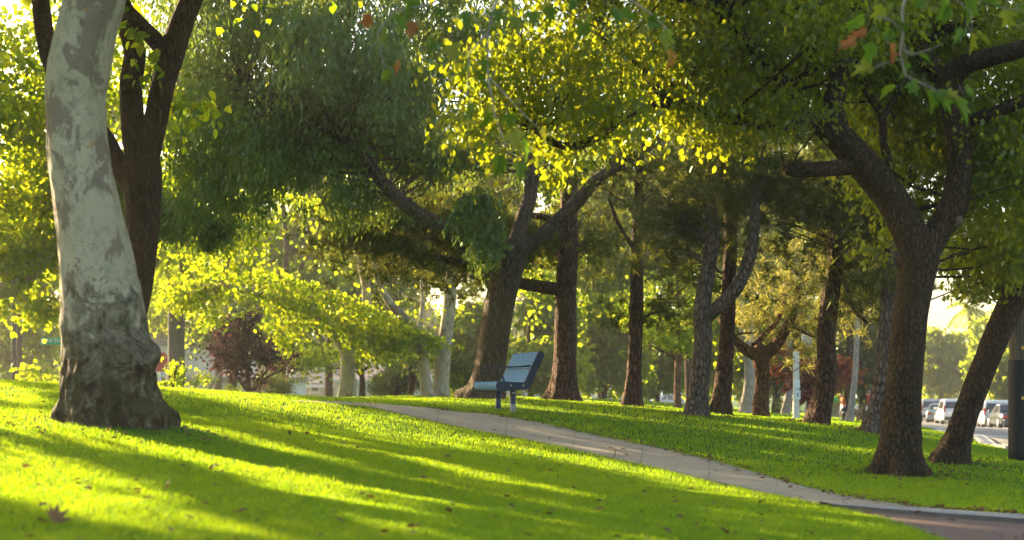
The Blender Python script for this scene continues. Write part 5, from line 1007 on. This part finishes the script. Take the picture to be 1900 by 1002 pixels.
def person(label, loc, rot, H, J, shirt, lower, shoes, long_sleeve=False, long_leg=False, skirted=False, group='people and a dog in the distance'):
    """J: joints as fractions of the height, facing -x in local space"""
    root = thing('person', label, 'person', loc, rot, group); h = H
    g = {k: tuple(c * h for c in v) for k, v in J.items()}
    def mid(a, b, t): return tuple(g[a][i] * (1 - t) + g[b][i] * t for i in range(3)) if isinstance(a, str) else tuple(a[i] * (1 - t) + b[i] * t for i in range(3))
    ch = [[('pel', g['pel'], .062 * h), ('waist', g['waist'], .055 * h), ('chest', g['chest'], .068 * h), ('neck', g['neck'], .030 * h), ('jaw', g['jaw'], .034 * h), ('head', g['head'], .050 * h), ('crown', g['crown'], .030 * h)],
          [('jaw', g['jaw'], .034 * h), (None, tuple(np.array(mid('jaw', 'head', .55)) + np.array(g['face']) * .058), .010 * h)]]
    for s in 'lr':
        ch.append([('chest', None, 0), ('sh' + s, g['sh' + s], .034 * h), ('el' + s, g['el' + s], .023 * h), ('wr' + s, g['wr' + s], .015 * h), ('pm' + s, g['pm' + s], .019 * h)])
        pm_, wr = np.array(g['pm' + s]), np.array(g['wr' + s]); d = (pm_ - wr); d /= np.linalg.norm(d); sd = np.cross(d, [0, 1, 0.3]); sd /= np.linalg.norm(sd)
        for q, (off, ln) in enumerate(((-.018, .036), (-.006, .042), (.006, .040), (.018, .032))):
            a = pm_ + sd * off * h * .7 + d * .012 * h; b = a + d * ln * h * .6; c = b + (d * .7 + np.cross(sd, d) * .5) * ln * h * .45
            ch.append([('pm' + s, None, 0), (None, tuple(a), .006 * h), (None, tuple(b), .0055 * h), (None, tuple(c), .0045 * h)])
        a = wr + d * .012 * h + sd * -.016 * h; ch.append([('pm' + s, None, 0), (None, tuple(a + d * .012 * h - sd * .012 * h), .006 * h), (None, tuple(a + d * .034 * h - sd * .018 * h), .005 * h)])
        ch.append([('pel', None, 0), ('hp' + s, g['hp' + s], .052 * h), ('kn' + s, g['kn' + s], .034 * h), ('an' + s, g['an' + s], .020 * h), ('to' + s, g['to' + s], .018 * h)])
    skin_obj('body', ch, SKIN, root)
    b = lambda k, r: (k, g[k], r * h)
    sh = [[b('pel', .070), b('waist', .066), b('chest', .080), (None, mid('chest', 'neck', .6), .048 * h)]]
    for s in 'lr': sh.append([('chest', None, 0), b('sh' + s, .044), (('el' + s, g['el' + s], .032 * h) if long_sleeve else (None, mid('sh' + s, 'el' + s, .62), .036 * h))] + ([(None, mid('el' + s, 'wr' + s, .85), .026 * h)] if long_sleeve else []))
    skin_obj('shirt', sh, shirt, root)
    lo = [[(None, mid('pel', 'waist', .3), .066 * h), b('pel', .074)]]
    for s in 'lr': lo.append([('pel', None, 0), b('hp' + s, .062), (('kn' + s, g['kn' + s], .047 * h) if long_leg else (None, mid('hp' + s, 'kn' + s, .85), .050 * h))] + ([(None, mid('kn' + s, 'an' + s, .9), .036 * h)] if long_leg else []))
    skin_obj('trousers' if long_leg else 'shorts', lo, lower, root, 1)
    for s in 'lr':
        an, to = np.array(g['an' + s]), np.array(g['to' + s]); skin_obj('shoe', [[(None, tuple(an - (to - an) * .25 + [0, 0, -.004 * h]), .026 * h), (None, tuple((an + to) / 2), .027 * h), (None, tuple(to), .022 * h)]], shoes, root)
    f = np.array(g['face']); hd = np.array(g['head'])
    skin_obj('hair', [[(None, tuple(hd - f * .032 + [0, 0, -.012 * h]), .046 * h), (None, tuple(hd - f * .014 + [0, 0, .028 * h]), .052 * h), (None, tuple(hd + f * .016 + [0, 0, .046 * h]), .034 * h)]], HAIR, root)
    for s in (-1, 1):
        MB().box(tuple(hd + f * .049 + np.array([0, s * .019 * h, .0])), (.008 * h, .013 * h, .009 * h), .002 * h).build('eye', EYE, root); MB().box(tuple(hd + np.array([.004 * h, s * .051 * h, -.004 * h])), (.022 * h, .012 * h, .034 * h), .004 * h).build('ear', SKIN, root)
    MB().box(tuple(np.array(g['jaw']) + f * .036 + [0, 0, .008 * h]), (.006 * h, .026 * h, .006 * h), .002 * h).build('mouth', plain('lips', (.3, .11, .09), .5), root)
    return root
RUN = dict(pel=(.02, 0, .50), waist=(-.01, 0, .59), chest=(-.05, 0, .72), neck=(-.085, 0, .815), jaw=(-.10, 0, .86), head=(-.11, 0, .915), crown=(-.105, 0, .955), face=(-1.0, 0, -.05),
    shl=(-.06, -.115, .765), ell=(-.13, -.15, .65), wrl=(-.25, -.12, .66), pml=(-.285, -.105, .67), shr=(-.05, .115, .765), elr=(.07, .17, .66), wrr=(-.03, .20, .56), pmr=(-.06, .20, .55),
    hpl=(.02, -.05, .46), knl=(-.15, -.05, .33), anl=(-.10, -.05, .10), tol=(-.18, -.05, .06), hpr=(.03, .05, .46), knr=(.10, .05, .26), anr=(.30, .05, .22), tor=(.33, .05, .14))
STAND = dict(pel=(.0, 0, .52), waist=(0, 0, .60), chest=(-.005, 0, .73), neck=(-.01, 0, .825), jaw=(-.02, 0, .865), head=(-.02, 0, .92), crown=(-.01, 0, .962), face=(-1.0, 0, 0),
    shl=(0, -.115, .775), ell=(.0, -.15, .62), wrl=(-.08, -.15, .50), pml=(-.10, -.15, .462), shr=(0, .115, .775), elr=(.02, .15, .62), wrr=(-.04, .15, .48), pmr=(-.055, .15, .445),
    hpl=(0, -.05, .48), knl=(-.05, -.05, .27), anl=(-.03, -.05, .045), tol=(-.11, -.05, .018), hpr=(.0, .05, .48), knr=(.03, .05, .27), anr=(.09, .05, .05), tor=(.02, .05, .018))
q = P(1566, HY, 66); kid = person('person in an orange T-shirt and dark shorts running with a green ball', (q[0], 66, g1(q[0], 66) - .02), .15, 1.42, RUN, ORANGE, DARKC, SHOE)
bb = bmesh.new(); bmesh.ops.create_uvsphere(bb, u_segments=24, v_segments=16, radius=.13)
me = bpy.data.meshes.new('ball'); bb.to_mesh(me); bb.free(); me.materials.append(plain('green_ball', (.05, .42, .06), .4)); me.polygons.foreach_set('use_smooth', np.ones(len(me.polygons), bool))
hand = Matrix.Rotation(.15, 3, 'Z') @ Vector((-.335 * 1.42, -.10 * 1.42, .69 * 1.42)); tag(link('ball', me, None, (q[0] + hand.x, 66 + hand.y, g1(q[0], 66) + hand.z)), 'bright green ball held by the runner in orange', 'ball')
q = P(1614, HY, 70); person('person in a long red shirt and rust trousers walking beside a tan dog', (q[0], 70, g1(q[0], 70)), .2, 1.75, STAND, REDC, RUST, SHOE, True, True)
def dog(label, loc, rot):
    root = thing('dog', label, 'dog', loc, rot, 'people and a dog in the distance'); fur = bark('tan_fur', (.16, .085, .035), (.34, .20, .085), (.46, .31, .16), 40, 30, .2)
    c = [[('hip', (.30, 0, .50), .115), ('loin', (.08, 0, .53), .105), ('chest', (-.20, 0, .50), .145), ('nb', (-.36, 0, .62), .085), ('head', (-.46, 0, .74), .075), ('muz', (-.58, 0, .71), .042), ('nose', (-.645, 0, .70), .028)], [('hip', None, 0), (None, (.44, 0, .56), .035), (None, (.60, .02, .68), .025), (None, (.66, .03, .80), .014)]]
    for s in (-1, 1):
        c.append([('head', None, 0), (None, (-.44, s * .06, .81), .028), (None, (-.45, s * .085, .76), .016)])
        c.append([('hip', None, 0), (None, (.30, s * .085, .40), .075), (None, (.20, s * .09, .29), .045), (None, (.36, s * .09, .17), .026), (None, (.34, s * .09, .035), .026), (None, (.28, s * .09, .022), .026)])
        c.append([('chest', None, 0), (None, (-.20, s * .085, .38), .055), (None, (-.17, s * .085, .24), .036), (None, (-.20, s * .085, .13), .028), (None, (-.20, s * .085, .03), .028), (None, (-.25, s * .085, .022), .026)])
    skin_obj('body', c, fur, root); MB().box((-.665, 0, .705), (.03, .035, .028), .008).build('nose', EYE, root)
    for s in (-1, 1): MB().box((-.515, s * .042, .77), (.014, .016, .016), .004).build('eye', EYE, root)
    return root
q = P(1592, HY, 68); dog('tan dog standing beside the person in red', (q[0] - .05, 68, g1(q[0], 68)), .9)

# ------------------------------------------------------------------ houses across the street
def wallmat(name, c): return plain(name, c, .9, 0, .2, .10, 1.5)
def roofmat(name, c):
    m, t, b = newmat(name); v = coords(t); bt = nd(t, 'ShaderNodeTexBrick', Scale=1.0); bt.inputs['Brick Width'].default_value = .4; bt.inputs['Row Height'].default_value = .2; bt.inputs['Mortar Size'].default_value = .012
    bt.inputs['Color1'].default_value = (*c, 1); bt.inputs['Color2'].default_value = (*[x * .75 for x in c], 1); bt.inputs['Mortar'].default_value = (*[x * .4 for x in c], 1); t.links.new(v, bt.inputs[0]); t.links.new(bt.outputs[0], b.inputs['Base Color']); b.inputs['Roughness'].default_value = .9; return m
FRAME = plain('window_frame_white', (.72, .71, .69), .6); PANE = plain('window_pane', (.06, .065, .07), .08, 0, .6); BLIND = plain('window_blind', (.33, .27, .22), .8); GARAGE = plain('garage_door_white', (.66, .64, .61), .7); DOORM = plain('house_door', (.36, .31, .28), .6)
def house(label, name, x0, x1, Y, eave, ridge, depth, wm, rm, feats, over=.4, flat=False, chim=None):
    """front wall faces the park; measures in metres above the ground there"""
    cx = (x0 + x1) / 2; zg = min(g1(x, Y) for x in (x0, x1)) - .15; root = thing(name, label, 'house', (cx, Y, zg)); w = x1 - x0
    MB().box((0, depth / 2, (eave - .5) / 2), (w, depth, eave + .5)).build('wall', wm, root)
    rf = MB()
    if flat: rf.box((0, depth / 2, eave + ridge / 2), (w + over, depth + over, ridge), .02)
    else:
        o = over; a = [(-w / 2 - o, -o, eave - .12), (w / 2 + o, -o, eave - .12), (w / 2 + o, depth + o, eave - .12), (-w / 2 - o, depth + o, eave - .12)]
        top = [(-w / 2 + min(w * .25, 2), depth / 2, ridge), (w / 2 - min(w * .25, 2), depth / 2, ridge)]; lo = [(x, y, z - .16) for x, y, z in a]
        rf.add(a + top + lo, [(0, 1, 5, 4), (1, 2, 5), (2, 3, 4, 5), (3, 0, 4), (0, 6, 7, 1), (1, 7, 8, 2), (2, 8, 9, 3), (3, 9, 6, 0), (9, 8, 7, 6)])
    roof = rf.build('roof', rm, root)
    if not flat: MB().box((0, -over - .035, eave - .19), (w + 2 * over + .1, .05, .2)).build('fascia', FRAME, roof)
    if chim: MB().box((chim[0] - cx, depth * .4, (eave + chim[1]) / 2), (chim[2], .8, chim[1] - eave + 1), .03).build('chimney', wm, roof)
    for kind, px, py, wp, hp in feats:       # photo pixels of the opening
        x = (px - CX) / F * Y - cx; z = CAMZ + (HY - py) / F * Y - zg; a, b = M(wp, Y), M(hp, Y)
        if kind == 'window':
            f = MB(); t = .09
            f.box((x - a / 2, -.02, z), (t, .10, b + t), .01); f.box((x + a / 2, -.02, z), (t, .10, b + t), .01); f.box((x, -.021, z + b / 2), (a - t, .098, t), .01); f.box((x, -.021, z - b / 2), (a - t, .098, t), .01); f.box((x, -.024, z), (a - t, .07, .05), .005); f.box((x, -.06, z - b / 2 - .09), (a + .3, .18, .07), .01)
            wn = f.build('window', FRAME, root); MB().box((x, -.004, z), (a - .05, .03, b - .05)).build('pane', PANE if hp > 12 else BLIND, wn)
            if hp > 12: MB().box((x, -.013, z + b * .22), (a - .1, .02, b * .42)).build('blind', BLIND, wn)
        elif kind == 'garage':
            g = MB(); n = 4
            for k in range(n): g.box((x, -.02, z - b / 2 + (k + .5) * b / n), (a, .06, b / n - .03), .012)
            gd = g.build('garage_door', GARAGE, root); MB().box((x, -.045, z - b * .2), (.25, .05, .05), .01).build('handle', DOORM, gd)
        elif kind == 'door':
            d = MB().box((x, -.02, z), (a, .07, b), .012).build('door', DOORM, root); MB().box((x + a * .36, -.075, z), (.05, .07, .14), .01).build('handle', FRAME, d)
        elif kind == 'pier': MB().box((x, -.14, z), (a, .30, b), .02).build('pier', wm, root)
    return root
PEACH, WHT, BEI, GRYW = wallmat('peach_stucco', (.55, .40, .30)), wallmat('white_stucco', (.72, .68, .63)), wallmat('beige_stucco', (.50, .43, .36)), wallmat('grey_stucco', (.50, .48, .45))
RG, RB, RR = roofmat('grey_roof', (.16, .15, .165)), roofmat('brown_roof', (.28, .21, .18)), roofmat('flat_roof_edge', (.5, .47, .43))
def X(px, Y): return (px - CX) / F * Y
house('peach house with a wide grey roof behind the 14 TH sign', 'peach_house', X(-330, 80), X(119, 80), 80, 3.55, 6.0, 7, PEACH, RG, [('window', 98, 703, 22, 16), ('window', 20, 702, 34, 15), ('door', 62, 706, 14, 28)])
house('upper storey house of beige stucco rising behind the peach house', 'beige_house', X(10, 92), X(170, 92), 92, 6.3, 8.0, 7, BEI, RB, [('window', 84, 618, 18, 22), ('window', 140, 640, 16, 20)])
house('white two-storey building right of the thick palm trunk', 'white_house', X(285, 86), X(432, 86), 86, 5.4, .4, 8, WHT, RR, [('window', 356, 646, 11, 12), ('door', 322, 704, 14, 36), ('pier', 338, 680, 8, 100)], flat=True)
house('low white garage with a broad door behind the purple shrub', 'white_garage', X(352, 84), X(540, 84), 84, 3.1, .3, 6, WHT, RR, [('garage', 400, 712, 60, 34), ('garage', 480, 712, 60, 34)], flat=True)
house('pale house with a white tower pier, a door and a sash window', 'pale_house', X(530, 98), X(622, 98), 98, 3.5, 4.9, 8, GRYW, RB, [('pier', 540, 712, 15, 70), ('door', 555, 722, 10, 26), ('window', 584, 718, 15, 18), ('pier', 598, 715, 7, 60)])
house('long low house with a banded garage front behind the dusty shrub', 'low_house', X(622, 96), X(800, 96), 96, 3.7, 4.8, 8, WHT, RB, [('garage', 700, 722, 64, 24), ('garage', 770, 722, 56, 24)])
house('pinkish beige house glimpsed under the blue bench seat', 'beige_house', X(925, 104), X(1030, 104), 104, 3.3, 4.6, 8, BEI, RB, [('window', 985, 726, 16, 14), ('door', 960, 730, 10, 24)])
house('pale low house in the haze between the dark pine and the slim pine', 'pale_house', X(1075, 125), X(1240, 125), 125, 3.6, 5.0, 8, WHT, RB, [('window', 1110, 728, 16, 12), ('window', 1150, 728, 16, 12), ('garage', 1205, 733, 34, 18)])

# ------------------------------------------------------------------ hazy evening air
if HAZE:
    m = bpy.data.materials.new('hazy_air'); m.use_nodes = True; t = m.node_tree; t.nodes.remove(t.nodes['Principled BSDF'])
    v = t.nodes.new('ShaderNodeVolumePrincipled'); v.inputs['Color'].default_value = (1, .98, .93, 1); v.inputs['Density'].default_value = HAZE; v.inputs['Anisotropy'].default_value = .4
    t.links.new(v.outputs[0], [n for n in t.nodes if n.type == 'OUTPUT_MATERIAL'][0].inputs['Volume'])
    zl = float(GZ.min()) - 1; tag(MB().box((0, 195, (zl + 24) / 2), (500, 490, 24 - zl)).build('haze', m), kind='stuff')
print('objects', len(COL.objects), 'faces', sum(len(o.data.polygons) for o in COL.objects if o.type == 'MESH'))
